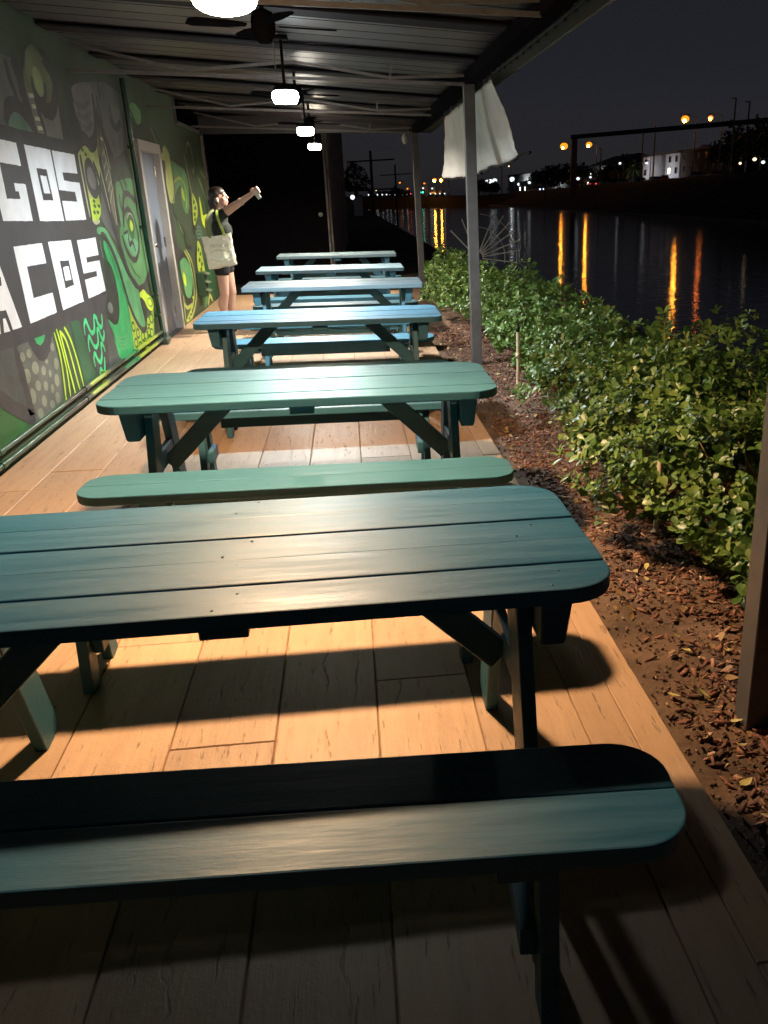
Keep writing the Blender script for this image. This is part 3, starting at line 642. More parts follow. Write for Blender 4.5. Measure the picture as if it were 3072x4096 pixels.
('f','mural_eye','limeolive',3,1,0,[(12.488,1.955),(12.968,2.199),(13.212,2.186),(13.349,2.08),(13.341,1.749),(13.077,1.532),(12.801,1.608),(12.543,1.813)]),
('f','mural_blob','char',4,1,0,[(12.578,1.981),(12.933,2.028),(12.825,1.769),(12.897,1.545),(12.966,1.264),(12.98,1.004),(13.294,0.935),(13.051,0.801),(12.764,0.846),(12.656,1.083),(12.801,1.521),(12.522,1.789)]),
('l','mural_line','palegreen',5,1,0.035,[(12.994,1.57),(13.205,1.544),(13.341,1.749),(13.345,2.029),(13.174,2.184),(12.979,2.212)]),
('f','mural_eye','green4',3,1,0,[(13.044,0.842),(13.473,0.843),(13.786,0.683),(13.827,0.465),(13.49,0.282),(13.121,0.347),(13.003,0.603)]),
('c','mural_outline','dark',4,1,0.075,[(12.922,0.796),(13.443,0.859),(13.876,0.677),(13.893,0.431),(13.492,0.253),(13.099,0.321),(12.981,0.578)]),
('f','mural_pupil','lime',5,1,0,[(13.127,0.648),(13.297,0.594),(13.248,0.459),(13.082,0.529)]),
('l','mural_line','palegreen',5,1,0.03,[(13.082,0.665),(13.312,0.661),(13.429,0.541),(13.268,0.402),(13.091,0.46)]),
('l','mural_line','limeolive',5,1,0.05,[(13.447,0.913),(13.79,0.74),(13.881,0.417),(13.63,0.195),(13.098,0.07),(12.905,-0.046)]),
('l','mural_line','limeolive',5,1,0.05,[(13.586,0.919),(13.969,0.728),(14.052,0.387),(13.805,0.162),(13.335,0.027),(12.996,-0.044)]),
('l','mural_line','limeolive',5,1,0.05,[(12.912,0.258),(13.107,0.181),(13.574,0.187)]),
('l','mural_line','limeolive',5,1,0.05,[(12.922,0.366),(12.852,0.141),(12.837,-0.023)]),
('f','mural_dot','lime',6,1,0,[(13.53,0.148),(13.505,0.139),(13.46,0.137),(13.413,0.142),(13.381,0.153),(13.376,0.165),(13.4,0.174),(13.444,0.177),(13.492,0.172),(13.525,0.161)]),
('f','mural_dot','lime',6,1,0,[(13.402,0.091),(13.378,0.082),(13.334,0.08),(13.287,0.085),(13.255,0.096),(13.25,0.108),(13.274,0.117),(13.318,0.12),(13.365,0.114),(13.397,0.103)]),
('f','mural_dot','lime',6,1,0,[(13.315,0.037),(13.291,0.028),(13.248,0.026),(13.202,0.031),(13.17,0.043),(13.166,0.055),(13.189,0.064),(13.232,0.066),(13.279,0.06),(13.31,0.049)]),
('f','mural_dot','lime',6,1,0,[(13.77,0.253),(13.745,0.244),(13.699,0.241),(13.65,0.246),(13.616,0.257),(13.611,0.269),(13.636,0.279),(13.682,0.281),(13.731,0.276),(13.765,0.266)]),
('f','mural_dot','lime',6,1,0,[(13.044,0.02),(13.021,0.012),(12.979,0.01),(12.935,0.016),(12.905,0.026),(12.9,0.038),(12.923,0.047),(12.964,0.049),(13.009,0.043),(13.04,0.033)]),
('l','mural_line','palegreen',4,1,0.06,[(14.541,2.204),(14.67,1.932),(14.804,1.65),(15.177,1.383)]),
('l','mural_line','palegreen',5,1,0.04,[(14.754,2.185),(14.951,2.332),(15.17,2.329),(15.308,2.207),(15.355,2.034),(15.221,1.944),(15.133,2.014)]),
('l','mural_outline','dark',4,1,0.075,[(14.658,2.181),(14.934,2.387),(15.288,2.406),(15.468,2.271),(15.516,2.039),(15.299,1.916),(15.016,1.939)]),
('l','mural_outline','dark',4,1,0.075,[(15.905,2.17),(15.95,2.337),(16.342,2.4),(16.708,2.293),(16.901,1.98),(16.759,1.833)]),
('l','mural_line','palegreen',5,1,0.035,[(15.934,2.201),(15.875,2.079),(16.046,1.962),(16.648,1.847)]),
('f','mural_spot','dark',5,1,0,[(16.785,2.106),(16.76,2.04),(16.667,1.997),(16.545,1.994),(16.439,2.031),(16.389,2.094),(16.414,2.159),(16.503,2.202),(16.625,2.206),(16.733,2.17)]),
('f','mural_scales','lime2',4,1,0,[(14.804,1.65),(15.016,1.606),(15.167,1.488),(15.118,1.354),(14.647,1.203),(14.658,1.435)]),
('f','mural_spot','darkgreen',5,1,0,[(15.001,1.533),(14.964,1.515),(14.902,1.503),(14.84,1.504),(14.801,1.516),(14.799,1.534),(14.835,1.553),(14.895,1.564),(14.958,1.564),(14.998,1.552)]),
('f','mural_spot','darkgreen',5,1,0,[(15.043,1.445),(15.006,1.426),(14.945,1.415),(14.882,1.416),(14.842,1.428),(14.84,1.447),(14.876,1.465),(14.937,1.476),(15,1.476),(15.041,1.464)]),
('f','mural_spot','darkgreen',5,1,0,[(14.922,1.358),(14.886,1.339),(14.825,1.329),(14.763,1.33),(14.724,1.343),(14.722,1.361),(14.757,1.38),(14.818,1.39),(14.88,1.389),(14.92,1.377)]),
('f','mural_spot','darkgreen',5,1,0,[(14.896,1.285),(14.86,1.266),(14.799,1.256),(14.737,1.258),(14.698,1.27),(14.696,1.289),(14.732,1.307),(14.792,1.318),(14.854,1.316),(14.894,1.304)]),
('f','mural_leaf','lime',4,1,0,[(15.491,1.606),(15.598,1.484),(15.679,1.329),(16.098,1.337),(15.789,1.138),(15.463,1.256)]),
('l','mural_line','palegreen',4,1,0.05,[(15.649,1.893),(15.942,1.73),(16.249,1.558)]),
('l','mural_line','teal',4,1,0.035,[(14.492,1.033),(14.871,1.167),(15.236,1.155),(15.366,0.997)]),
('l','mural_line','teal',4,1,0.035,[(14.583,1.066),(14.831,1.123),(15.194,1.111),(15.329,1.03)]),
('l','mural_line','teal',4,1,0.035,[(14.675,1.099),(14.792,1.08),(15.153,1.067),(15.292,1.062)]),
('l','mural_line','teal',4,1,0.035,[(14.767,1.133),(14.752,1.037),(15.112,1.023),(15.255,1.094)]),
('f','mural_scales','lime2',4,1,0,[(14.673,0.952),(14.964,0.923),(15.097,0.593),(15.092,0.468),(14.765,0.478),(14.432,0.579)]),
('f','mural_spot','darkgreen',5,1,0,[(14.835,0.854),(14.8,0.836),(14.744,0.827),(14.688,0.83),(14.654,0.844),(14.654,0.863),(14.688,0.881),(14.744,0.89),(14.8,0.887),(14.835,0.873)]),
('f','mural_spot','darkgreen',5,1,0,[(14.956,0.786),(14.921,0.769),(14.864,0.76),(14.807,0.763),(14.772,0.777),(14.772,0.797),(14.806,0.815),(14.863,0.823),(14.92,0.82),(14.956,0.806)]),
('f','mural_spot','darkgreen',5,1,0,[(14.803,0.704),(14.768,0.687),(14.712,0.678),(14.656,0.682),(14.622,0.696),(14.622,0.716),(14.656,0.733),(14.712,0.742),(14.768,0.738),(14.803,0.724)]),
('f','mural_spot','darkgreen',5,1,0,[(14.987,0.631),(14.951,0.614),(14.894,0.605),(14.836,0.609),(14.801,0.624),(14.801,0.644),(14.836,0.661),(14.893,0.669),(14.951,0.666),(14.987,0.651)]),
('f','mural_spot','darkgreen',5,1,0,[(14.836,0.565),(14.801,0.547),(14.744,0.539),(14.688,0.544),(14.653,0.558),(14.653,0.578),(14.687,0.595),(14.744,0.603),(14.8,0.599),(14.836,0.584)]),
('l','mural_line','green2',4,1,0.035,[(14.499,0.195),(14.668,0.022),(15.107,0.118)]),
('l','mural_line','green2',4,1,0.035,[(14.6,0.209),(14.709,0.064),(15.087,0.145)]),
('l','mural_line','green2',4,1,0.035,[(14.703,0.224),(14.749,0.107),(15.066,0.173)]),
('l','mural_line','green2',4,1,0.035,[(14.807,0.239),(14.79,0.15),(15.046,0.2)]),
('l','mural_stripe','limeolive',4,1,0.06,[(14.973,0.461),(15.112,0.245),(15.565,-0.045)]),
('l','mural_stripe','limeolive',4,1,0.06,[(14.981,-0.013),(15.3,0.131),(15.579,-0.03)]),
('f','mural_leaf','darkgreen2',3,1,0,[(15.373,0.763),(15.942,0.6),(16.306,0.305),(16.18,0.043),(15.681,-0.057),(15.249,0.264),(15.202,0.522)]),
('l','mural_outline','dark',4,1,0.0625,[(15.531,0.99),(15.567,0.72),(16.001,0.53),(16.337,0.337),(16.242,0.037),(15.783,-0.085)]),
('f','mural_leaf','green2',3,1,0,[(11.203,2.446),(11.509,2.365),(11.582,2.317),(11.745,2.381),(11.8,2.524),(11.405,2.575)]),
('l','mural_outline','dark',4,1,0.0625,[(11.206,2.517),(11.342,2.426),(11.533,2.325),(11.736,2.37)]),
('l','mural_line','palegreen',4,1,0.05,[(12.533,2.214),(12.503,2.096),(12.745,2.058)]),
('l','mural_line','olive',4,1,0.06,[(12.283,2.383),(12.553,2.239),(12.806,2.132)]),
('l','mural_outline','char',5,1,0.07,[(7.348,2.489),(7.36,2.384),(7.393,2.329),(7.463,2.242)]),
('l','mural_outline','char',5,1,0.07,[(8.69,2.626),(8.705,2.51),(8.757,2.415),(8.82,2.304)]),
('l','mural_outline','char',5,1,0.05,[(8.869,2.578),(8.866,2.487),(8.966,2.425)]),
('l','mural_outline','char',5,1,0.05,[(8.88,2.478),(8.864,2.425),(8.975,2.379)]),
('l','mural_outline','char',5,1,0.06,[(9.879,2.691),(9.953,2.586),(9.937,2.44)]),
('l','mural_outline','char',5,1,0.05,[(8.219,2.588),(8.382,2.523),(8.482,2.457),(8.495,2.342)]),
('l','mural_outline','char',5,1,0.06,[(9.818,2.494),(9.828,2.369),(9.875,2.257)]),
('l','mural_outline','char',5,1,0.05,[(10.269,2.464),(10.302,2.358),(10.365,2.29)]),
('l','mural_outline','char',5,1,0.05,[(10.89,2.428),(10.853,2.296),(10.85,2.166)]),
('l','mural_outline','char',5,1,0.03,[(10.17,1.796),(10.283,1.709),(10.347,1.632)]),
('l','mural_outline','char',5,1,0.03,[(10.105,1.632),(10.097,1.543),(10.174,1.445)]),
('l','mural_outline','char',5,1,0.03,[(10.391,1.852),(10.447,1.763),(10.502,1.711)]),
('l','mural_outline','dark',5,1,0.05,[(12.415,2.07),(12.453,1.954),(12.473,1.812),(12.634,1.669),(12.769,1.571)]),
('l','mural_outline','dark',5,1,0.05,[(13.349,2.08),(13.394,1.904),(13.377,1.698),(13.12,1.518)]),
('l','mural_outline','dark',5,1,0.06,[(13.105,1.519),(13.095,1.416),(13.383,1.279),(13.625,1.164),(13.89,1.058)]),
('l','mural_outline','dark',5,1,0.05,[(13.648,1.191),(13.64,1.082),(13.719,0.968),(14.142,0.919)]),
('l','mural_outline','dark',5,1,0.05,[(14.368,1.168),(14.678,1.07),(14.673,0.952)]),
('l','mural_outline','dark',5,1,0.05,[(14.659,1.706),(14.674,1.506),(14.514,1.221),(14.858,1.152)]),
('l','mural_outline','dark',5,1,0.05,[(16.101,1.653),(16.233,1.415),(15.948,1.117)]),
('l','mural_outline','dark',5,1,0.05,[(14.647,0.923),(14.368,0.732),(14.407,0.551),(14.725,0.435)]),
('l','mural_outline','dark',5,1,0.06,[(12.764,0.846),(12.5,0.721),(12.573,0.533),(12.745,0.357),(12.703,0.118),(12.693,0.01)]),
('l','mural_outline','dark',5,1,0.03,[(11.146,2.239),(11.636,2.171),(12.187,2.186)]),
('l','mural_outline','dark',5,1,0.06,[(12.081,2.436),(12.051,2.324),(12.105,2.238)]),
('l','mural_outline','dark',5,1,0.06,[(12.513,2.352),(12.724,2.2),(12.879,2.135)]),
('l','mural_outline','dark',5,1,0.05,[(14.754,2.446),(14.5,2.31),(14.516,2.175)]),
('l','mural_outline','dark',5,1,0.05,[(15.661,2.484),(15.699,2.354),(15.821,2.197)]),
('l','mural_line','palegreen',6,1,0.03,[(13.598,1.908),(13.673,1.805),(13.499,1.699)]),
('l','mural_line','palegreen',6,1,0.03,[(13.255,1.322),(13.409,1.212),(13.59,1.125)]),
('l','mural_line','palegreen',6,1,0.03,[(14.386,1.509),(14.571,1.393)]),
('l','mural_line','palegreen',6,1,0.03,[(16.076,2.115),(16.133,1.994),(16.311,1.874)]),
('l','mural_line','palegreen',6,1,0.03,[(12.722,0.705),(12.706,0.548),(12.806,0.378)]),
('l','mural_line','darkgreen',6,1,0.018,[(9.069,1.224),(9.151,1.121),(9.235,0.978),(9.294,0.832)]),
('l','mural_line','darkgreen',6,1,0.018,[(9.255,1.19),(9.404,1.017),(9.485,0.855)]),
('l','mural_line','darkgreen',6,1,0.018,[(9.537,0.844),(9.646,0.665),(9.705,0.494)]),
('l','mural_line','darkgreen',6,1,0.018,[(10.074,0.973),(10.257,0.862),(10.481,0.786)]),
('l','mural_line','darkgreen',6,1,0.018,[(9.804,0.538),(9.908,0.412)])]

for kind, name, mk, layer, sm, w, pts in MURAL:
    pts = [(max(p[0], 2.0), min(max(p[1], 0.004), 2.84)) for p in pts]
    x = WX + 0.0007 * layer + 0.0008 + random.random() * 0.0004
    pts = [(y, z) for y, z in pts]
    me = bpy.data.meshes.new(name)
    if kind == 'f':
        q = crom(pts, True) if sm else pts
        if not sm:                                   # hand-painted edges are never quite straight
            q2 = []
            for i_ in range(len(q)):
                a, c = Vector(q[i_]), Vector(q[(i_ + 1) % len(q)]); n_s = max(1, int((c - a).length / 0.045))
                for s_ in range(n_s):
                    p_ = a.lerp(c, s_ / n_s); j_ = 0.0018
                    q2.append((p_.x + noise.noise(Vector((p_.x * 17, p_.y * 17, 1))) * j_ * 2, max(0.004, p_.y + noise.noise(Vector((p_.x * 17, p_.y * 17, 9))) * j_ * 2)))
            q = q2
        tri = tessellate_polygon([[Vector((y, z, 0)) for y, z in q]])
        V = [(x - WX, y - 9.0, z) for y, z in q]; F = []
        for a, b_, c in tri:
            A, B, C_ = V[a], V[b_], V[c]
            cr = (B[1] - A[1]) * (C_[2] - A[2]) - (B[2] - A[2]) * (C_[1] - A[1])
            F.append((a, b_, c) if cr > 0 else (c, b_, a))
    else:
        q = crom(pts, kind == 'c'); n = len(q); V = []; F = []
        for i in range(n):
            a = q[(i - 1) % n] if kind == 'c' else q[max(i - 1, 0)]; c = q[(i + 1) % n] if kind == 'c' else q[min(i + 1, n - 1)]
            d = Vector((c[0] - a[0], c[1] - a[1]));
            if d.length < 1e-6: d = Vector((0, 1))
            d.normalize(); hw = w / 2
            if kind == 'l':
                e = min(i, n - 1 - i) / max(1, n - 1); hw *= 0.55 + 0.45 * min(1, e * 6)
            hw *= 0.9 + 0.2 * random.random()
            V.append((x - WX, q[i][0] - 9.0 - d.y * hw, q[i][1] + d.x * hw)); V.append((x - WX, q[i][0] - 9.0 + d.y * hw, q[i][1] - d.x * hw))
        V = [(a, b_, max(0.004, c)) for a, b_, c in V]
        for i in range(n if kind == 'c' else n - 1):
            j = (i + 1) % n; F.append((2 * i + 1, 2 * j + 1, 2 * j, 2 * i))
    me.from_pydata(V, [], F); me.update()
    link(name, me, PM[mk], bld)

# conduit pipes along the foot of the wall, partly over-painted
m, t, b = nt('overpainted_pipe')
g_ = N(t, 'ShaderNodeNewGeometry'); sx = N(t, 'ShaderNodeSeparateXYZ'); t.links.new(g_.outputs['Position'], sx.inputs[0])
nn = noise_tex(t, coords(t, (1, 1, 1), world=True), 9, 4)
ad = N(t, 'ShaderNodeMath', operation='MULTIPLY_ADD'); ad.inputs[1].default_value = 0.5; t.links.new(nn.outputs['Fac'], ad.inputs[0]); t.links.new(sx.outputs['Y'], ad.inputs[2])
mr = N(t, 'ShaderNodeMapRange'); mr.inputs['From Min'].default_value = 5.0; mr.inputs['From Max'].default_value = 12.0; t.links.new(ad.outputs[0], mr.inputs[0])
rp = ramp(t, mr.outputs[0], [(0.0, (0.02, 0.075, 0.035)), (0.30, (0.02, 0.07, 0.035)), (0.34, (0.02, 0.022, 0.02)), (0.42, (0.022, 0.024, 0.022)), (0.44, (0.3, 0.36, 0.06)), (0.50, (0.28, 0.34, 0.06)), (0.52, (0.022, 0.026, 0.022)), (0.60, (0.022, 0.026, 0.022)),
   (0.62, (0.03, 0.2, 0.08)), (0.69, (0.03, 0.2, 0.08)), (0.70, (0.36, 0.45, 0.05)), (0.83, (0.36, 0.45, 0.05)), (0.85, (0.07, 0.10, 0.07)), (1, (0.07, 0.10, 0.07))])
rp.color_ramp.interpolation = 'LINEAR'
t.links.new(rp.outputs[0], b.inputs['Base Color']); b.inputs['Roughness'].default_value = 0.28
M['pipe'] = m
cp = empty('conduit_pipe', (WX + 0.04, 5.0, 0), 0, 'two thin over-painted conduit pipes running along the foot of the mural wall', 'pipe')
for z in (0.150, 0.068):
    MB().tube([(0, -9, z), (0, 0, z), (0, 3, z), (0, 6.05, z)], 0.017, 10).build('pipe_run', M['pipe'], cp)
    for y in (-2, 0.62, 2.6, 4.5):
        MB().tube([(0, y, z), (0, y + 0.07, z)], 0.023, 10).build('pipe_coupling', M['pipe'], cp)
    for y in (0.4, 3.3, 5.2):
        MB().box((-0.018, y, z), (0.045, 0.025, 0.055)).build('pipe_clip', M['pipe'], cp)
vp = empty('downpipe', (WX + 0.045, 10.93, 0), 0, 'dark green vertical pipe on the wall just before the grey door', 'pipe')
m2 = simple('dark_green_pipe', (0.012, 0.055, 0.035), 0.25, 0.2, 4)
MB().tube([(0, 0, 0.6), (0, -0.06, 1.2), (0, -0.06, 2.75)], 0.026, 12).build('pipe_run', m2, vp)
MB().tube([(0.0, 0.0, 0.62), (0.0, 0.03, 0.4), (0, 0.06, 0.05)], 0.020, 10).build('pipe_run', m2, vp)
for z in (0.35, 0.55, 1.3, 2.1): MB().box((-0.01, 0.0 if z < 1 else -0.06, z), (0.06, 0.09, 0.03)).build('pipe_clip', m2, vp)
bt = MB(); bt.box((0.0, 0.10, 0.06), (0.10, 0.12, 0.16)); bt.tube([(0.02, 0.02, 0.05), (0.03, 0.2, 0.045)], 0.035, 10)
bt.build('pipe_boot', simple('dusty_green_paint', (0.07, 0.09, 0.07), 0.6), vp, 0.006)

# small green wall box with shelves past the door
wb = empty('wall_box', (WX, 14.35, 0.22), 0, 'small green painted box with open flaps on the wall beside the woman', 'box')
gm = simple('box_green_paint', (0.035, 0.075, 0.045), 0.45, 0.2, 6); gm2 = simple('box_pale_green_paint', (0.17, 0.22, 0.14), 0.45, 0.2, 6)
MB().box((0.06, 0, 0.17), (0.12, 0.30, 0.34)).build('box_body', gm, wb, 0.006)
for z in (0.32, 0.20, 0.08): MB().box((0.145, -0.01, z), (0.07, 0.25, 0.014), Matrix.Rotation(R(22), 3, 'Y')).build('box_flap', gm2, wb)

# ------------------------------------------------------------------ canopy
CY0, CY1 = -3.0, 16.2
def ceil_z(x): return 2.70 - 0.07 * (x + 0.36)
can = empty('patio_canopy', (0, 8.97, 0), 0, 'long dark metal canopy on grey square posts over the tables', 'canopy')
OFF = (0, -8.97, 0)
prof = [(0, 0), (0.285, 0), (0.291, 0.012), (0.309, 0.012), (0.315, 0), (0.32, 0)]
def pan_mesh():
    me = MB(); V = []; n = len(prof)
    for x in (WX + 0.002, 1.42):
        for dz in (0.0, 0.004):
            for yy, zz in prof: V.append((x, yy, ceil_z(x) + 0.03 + zz + dz))
    F = []
    for i in range(n - 1):
        F.append((i, i + 1, 2 * n + i + 1, 2 * n + i)); F.append((n + i + 1, n + i, 3 * n + i, 3 * n + i + 1))
    F += [(0, 2 * n, 3 * n, n), (n - 1, 2 * n - 1, 4 * n - 1, 3 * n - 1)]
    me.add(V, F); m_ = me.mesh('roof_panel'); m_.materials.append(M['deck']); return m_
pan = pan_mesh()
for k in range(60):
    link('roof_panel', pan, None, can, loc=(0, CY0 + 0.32 * k - 8.97, 0))
for k in range(13):  # purlins made wide, flat and darker to stand for their shadow bands
    y = -2.4 + 1.55 * k - 0.1
    if y > CY1 - 0.1: continue
    MB().bar((WX + 0.004, y, ceil_z(WX) + 0.006), (1.16, y, ceil_z(1.16) + 0.006), 0.26, 0.024).build('purlin', M['purlin'], can, 0.01, loc=OFF)
trY = [-1.05, 2.3, 5.62, 8.97, 12.3, 15.65]
def truss(y):
    def cz(x): return 2.535 - 0.034 * (x + 0.14)
    ch = MB().bar((WX + 0.002, y, cz(WX)), (1.16, y, cz(1.16)), 0.024, 0.026).build('truss_chord', M['truss'], can, loc=OFF)
    nodes = [(-2.2, 1), (-1.29, 0), (-0.36, 1), (0.485, 0), (1.2, 1)]
    for (xa, ha), (xb, hb) in zip(nodes, nodes[1:]):
        za = cz(xa) + 0.03 + (ceil_z(xa) - 0.02 - cz(xa) - 0.04) * ha; zb = cz(xb) + 0.03 + (ceil_z(xb) - 0.02 - cz(xb) - 0.04) * hb
        MB().bar((xa, y, za), (xb, y, zb), 0.02, 0.022).build('truss_web', M['truss'], can, loc=OFF)
    MB().bar((0.485, y, cz(0.485)), (0.485, y, ceil_z(0.485)), 0.02, 0.03, up=(0, 1, 0)).build('truss_web', M['truss'], can, loc=OFF)
for y in trY: truss(y)
# edge beam, rail with grommets and gutter
MB().bar((1.20, CY0, 2.535), (1.20, CY1, 2.535), 0.10, 0.10).build('edge_beam', M['matte'], can, loc=OFF)
MB().bar((1.30, CY0, 2.545), (1.30, CY1, 2.545), 0.04, 0.05).build('awning_rail', M['matte'], can, loc=OFF)
MB().tube([(1.345, CY0, 2.525), (1.345, 3, 2.52), (1.345, 8.6, 2.525)], 0.02, 8).build('rolled_cord', M['black'], can, loc=OFF)
gm = MB().box((0, 0, 0), (0.014, 0.07, 0.014)).mesh('rail_clip'); gm.materials.append(M['chrome'])
for k in range(46):
    link('rail_clip', gm, None, can, loc=(1.30 if k % 2 else 1.345, 3.2 + 0.13 * k - 8.97, 2.512 if k % 2 else 2.498))
gut = MB(); gut.bar((1.44, CY0, 2.53), (1.44, CY1, 2.53), 0.14, 0.02); gut.bar((1.51, CY0, 2.585), (1.51, CY1, 2.585), 0.012, 0.13)
gut.build('gutter', M['alum'], can, loc=OFF)
MB().bar((1.50, CY0, 2.518), (1.50, CY1, 2.518), 0.012, 0.012).build('gutter_lip', M['truss'], can, loc=OFF)
MB().box((-0.38, CY1, 2.66), (3.7, 0.04, 0.26)).build('end_fascia', M['deck'], can, loc=OFF)
for y, lx in ((-4.35 + 0.0, 1.235), (2.335, 1.235), (8.97, 1.235), (15.65, 1.235)):
    p = MB().bar((lx, y, -0.06), (lx - 0.045, y, 2.50), 0.10, 0.10, up=(0, 1, 0)).build('post', M['steel'], can, 0.004, loc=OFF)
mb = MB().sphere((1.03, 15.6, 2.40), 0.05, 8, (1, 1, 1.6)); mb.build('speaker', M['frame'], can, loc=OFF)

# canvas sheet hanging from the canopy edge
cu = empty('canvas_curtain', (1.3, 10.3, 2.45), 0, 'white canvas roll curtain hanging from the canopy edge behind the near post', 'curtain')
V = []; F = []; nu, nv = 40, 22
top0, top1 = Vector((1.305, 12.1, 2.45)), Vector((1.315, 8.45, 2.47))
bot0, bot1 = Vector((1.31, 12.45, 1.775)), Vector((1.56, 8.40, 1.885))
for j in range(nv + 1):
    for i in range(nu + 1):
        u, v_ = i / nu, j / nv
        p = top0.lerp(top1, u).lerp(bot0.lerp(bot1, u), v_)
        f = (noise.noise(Vector((u * 9, v_ * 1.6, 1))) * 0.07 + noise.noise(Vector((u * 17, v_ * 9, 6))) * 0.018 + noise.noise(Vector((u * 22, v_ * 5, 2))) * 0.012) * (0.2 + v_)
        f -= 0.06 * max(0, 1 - abs(u - 0.72) / 0.10) * v_
        p.x += f; p.y -= 0.05 * math.sin(v_ * 3.1) * u
        p.z -= 0.05 * math.sin(u * math.pi) * v_ - 0.02 * noise.noise(Vector((u * 14, 3, v_)))
        V.append(p - Vector((1.3, 10.3, 2.45)))
n = len(V)
V = V + [v_ + Vector((0.004, 0, 0)) for v_ in V]
for j in range(nv):
    for i in range(nu):
        a = j * (nu + 1) + i; q = (a, a + 1, a + nu + 2, a + nu + 1)
        F.append(q); F.append(tuple(k + n for k in q[::-1]))
for i in range(nu):
    F.append((i + 1, i, i + n, i + 1 + n)); a = nv * (nu + 1) + i; F.append((a, a + 1, a + 1 + n, a + n))
for j in range(nv):
    a = j * (nu + 1); F.append((a, a + nu + 1, a + nu + 1 + n, a + n)); a += nu; F.append((a + nu + 1, a, a + n, a + nu + 1 + n))
mb = MB(); mb.add(V, F, True); mb.build('cloth', M['canvas'], cu)
pts = [V[nv * (nu + 1) + i] - Vector((0, 0, 0.012)) for i in range(0, nu + 1, 2)]
pts = pts + [pts[-1] + Vector((0.05, -0.30, 0.02))]
MB().tube(pts, 0.012, 8).build('hem_bar', M['black'], cu)
for k in (1, 8, 15, 22, 29, 36, 39):
    a = V[k]; MB().tube([a + Vector((0.004, 0, -0.02)), a + Vector((-0.012, 0.01, 0.04)), a + Vector((0.0, 0.02, 0.085)), a + Vector((0.012, 0.01, 0.03)), a + Vector((0.004, 0, -0.02))], 0.0035, 6).build('tie_cord', M['frame'], cu)

# ------------------------------------------------------------------ lamps under the canopy
def lamp(y, col, watts, label, x=-0.40, z=2.335, r=0.102, side=64.0, deep=True):
    t_ = empty('pendant_lamp', (x, y, z), 0, label, 'lamp', 'lamps under the canopy')
    q = lambda prof: [(max(0.0005, a * r), b_ * r) for a, b_ in prof]
    if deep: MB().lathe(q([(0.80, 0.10), (0.95, -0.05), (1.01, -0.22), (1.00, -0.42), (0.93, -0.60), (0.88, -0.655)]), 28).build('glass_side', glow('glass_glow', col, side), t_)
    else:
        MB().lathe(q([(0.80, 0.10), (0.95, -0.05), (1.01, -0.22), (1.00, -0.42)]), 28).build('glass_side', glow('amber_bloom_glow', (1.0, 0.50, 0.16), 2.4), t_)  # upper ring tinted amber to stand for the lamp's orange bloom
        MB().lathe(q([(1.00, -0.421), (0.93, -0.60), (0.88, -0.655)]), 28).build('glass_edge', glow('glass_glow', col, side), t_)
    lens = [(0.875, -0.657), (0.72, -0.76), (0.50, -0.83), (0.25, -0.865), (0.0, -0.875)] if not deep else [(0.90, -0.62), (0.0, -0.66)]
    if deep: MB().lathe(q([(0.88, -0.655), (0.875, -0.71), (0.86, -0.765), (0.84, -0.765), (0.85, -0.68)]), 28).build('rim', glow('glass_glow', col, side), t_)
    MB().lathe(q(lens), 28).build('lens', glow('lamp_glow', col, watts), t_)
    MB().lathe(q([(0.0, 0.5), (0.4, 0.5), (0.70, 0.40), (0.88, 0.24), (0.92, 0.12), (0.92, 0.06), (0.84, 0.06), (0.80, 0.11), (0.0, 0.11)]), 28).build('housing', M['black'], t_)
    MB().tube([(0, 0, 0.4 * r), (0, 0, ceil_z(x) + 0.02 - z)], 0.012, 10).build('stem', M['black'], t_)
    MB().lathe([(0.0005, 0), (0.06, 0), (0.055, 0.03), (0.0005, 0.035)], 20, (0, 0, ceil_z(x) - 0.015 - z)).build('ceiling_box', M['black'], t_)
    return t_
lamp(3.78, (1.0, 0.65, 0.36), 1800, 'warm orange dome lamp nearest the camera, cut off by the picture top', x=-0.375, z=2.288, r=0.118, side=90.0, deep=False)
lamp(7.92, (0.86, 0.96, 1.0), 3000, 'cool white dome lamp, second along the canopy')
lamp(11.92, (1.0, 0.92, 0.80), 3100, 'creamy white dome lamp, third along, above the woman\'s table')
lamp(15.55, (1.0, 0.86, 0.66), 2300, 'yellowish dome lamp farthest along, near the end of the canopy')

def fan(y, label):
    t_ = empty('ceiling_fan', (-0.40, y, 2.50), 0, label, 'fan', 'ceiling fans between the lamps')
    MB().lathe([(0.0005, -0.09), (0.035, -0.085), (0.06, -0.05), (0.07, -0.02), (0.07, 0.03), (0.06, 0.07), (0.02, 0.09), (0.0005, 0.09)], 24).build('motor', M['matte'], t_)
    MB().tube([(0, 0, 0.05), (0, 0, 0.23)], 0.015, 10).build('stem', M['black'], t_)
    for k in range(4):
        a = R(20 + 90 * k)
        b_ = MB(); m_ = Matrix.Rotation(a, 3, 'Z')
        b_.prism([(0.10, -0.02), (0.22, -0.055), (0.40, -0.065), (0.44, -0.04), (0.44, 0.04), (0.40, 0.065), (0.22, 0.055), (0.10, 0.02)], 0.0, 0.008)
        b_.v = [tuple(m_ @ (Matrix.Rotation(R(8), 3, 'X') @ Vector(v_))) for v_ in b_.v]
        b_.build('fan_blade', M['matte'], t_)
    MB().tube([(0.05, -0.03, -0.08), (0.05, -0.03, -0.22)], 0.003, 6).build('pull_chain', M['chrome'], t_)
fan(6.10, 'dark ceiling fan between the orange lamp and the cool white lamp')
fan(9.90, 'dark ceiling fan between the cool white lamp and the creamy lamp')
fan(13.75, 'dark ceiling fan between the two farthest lamps')

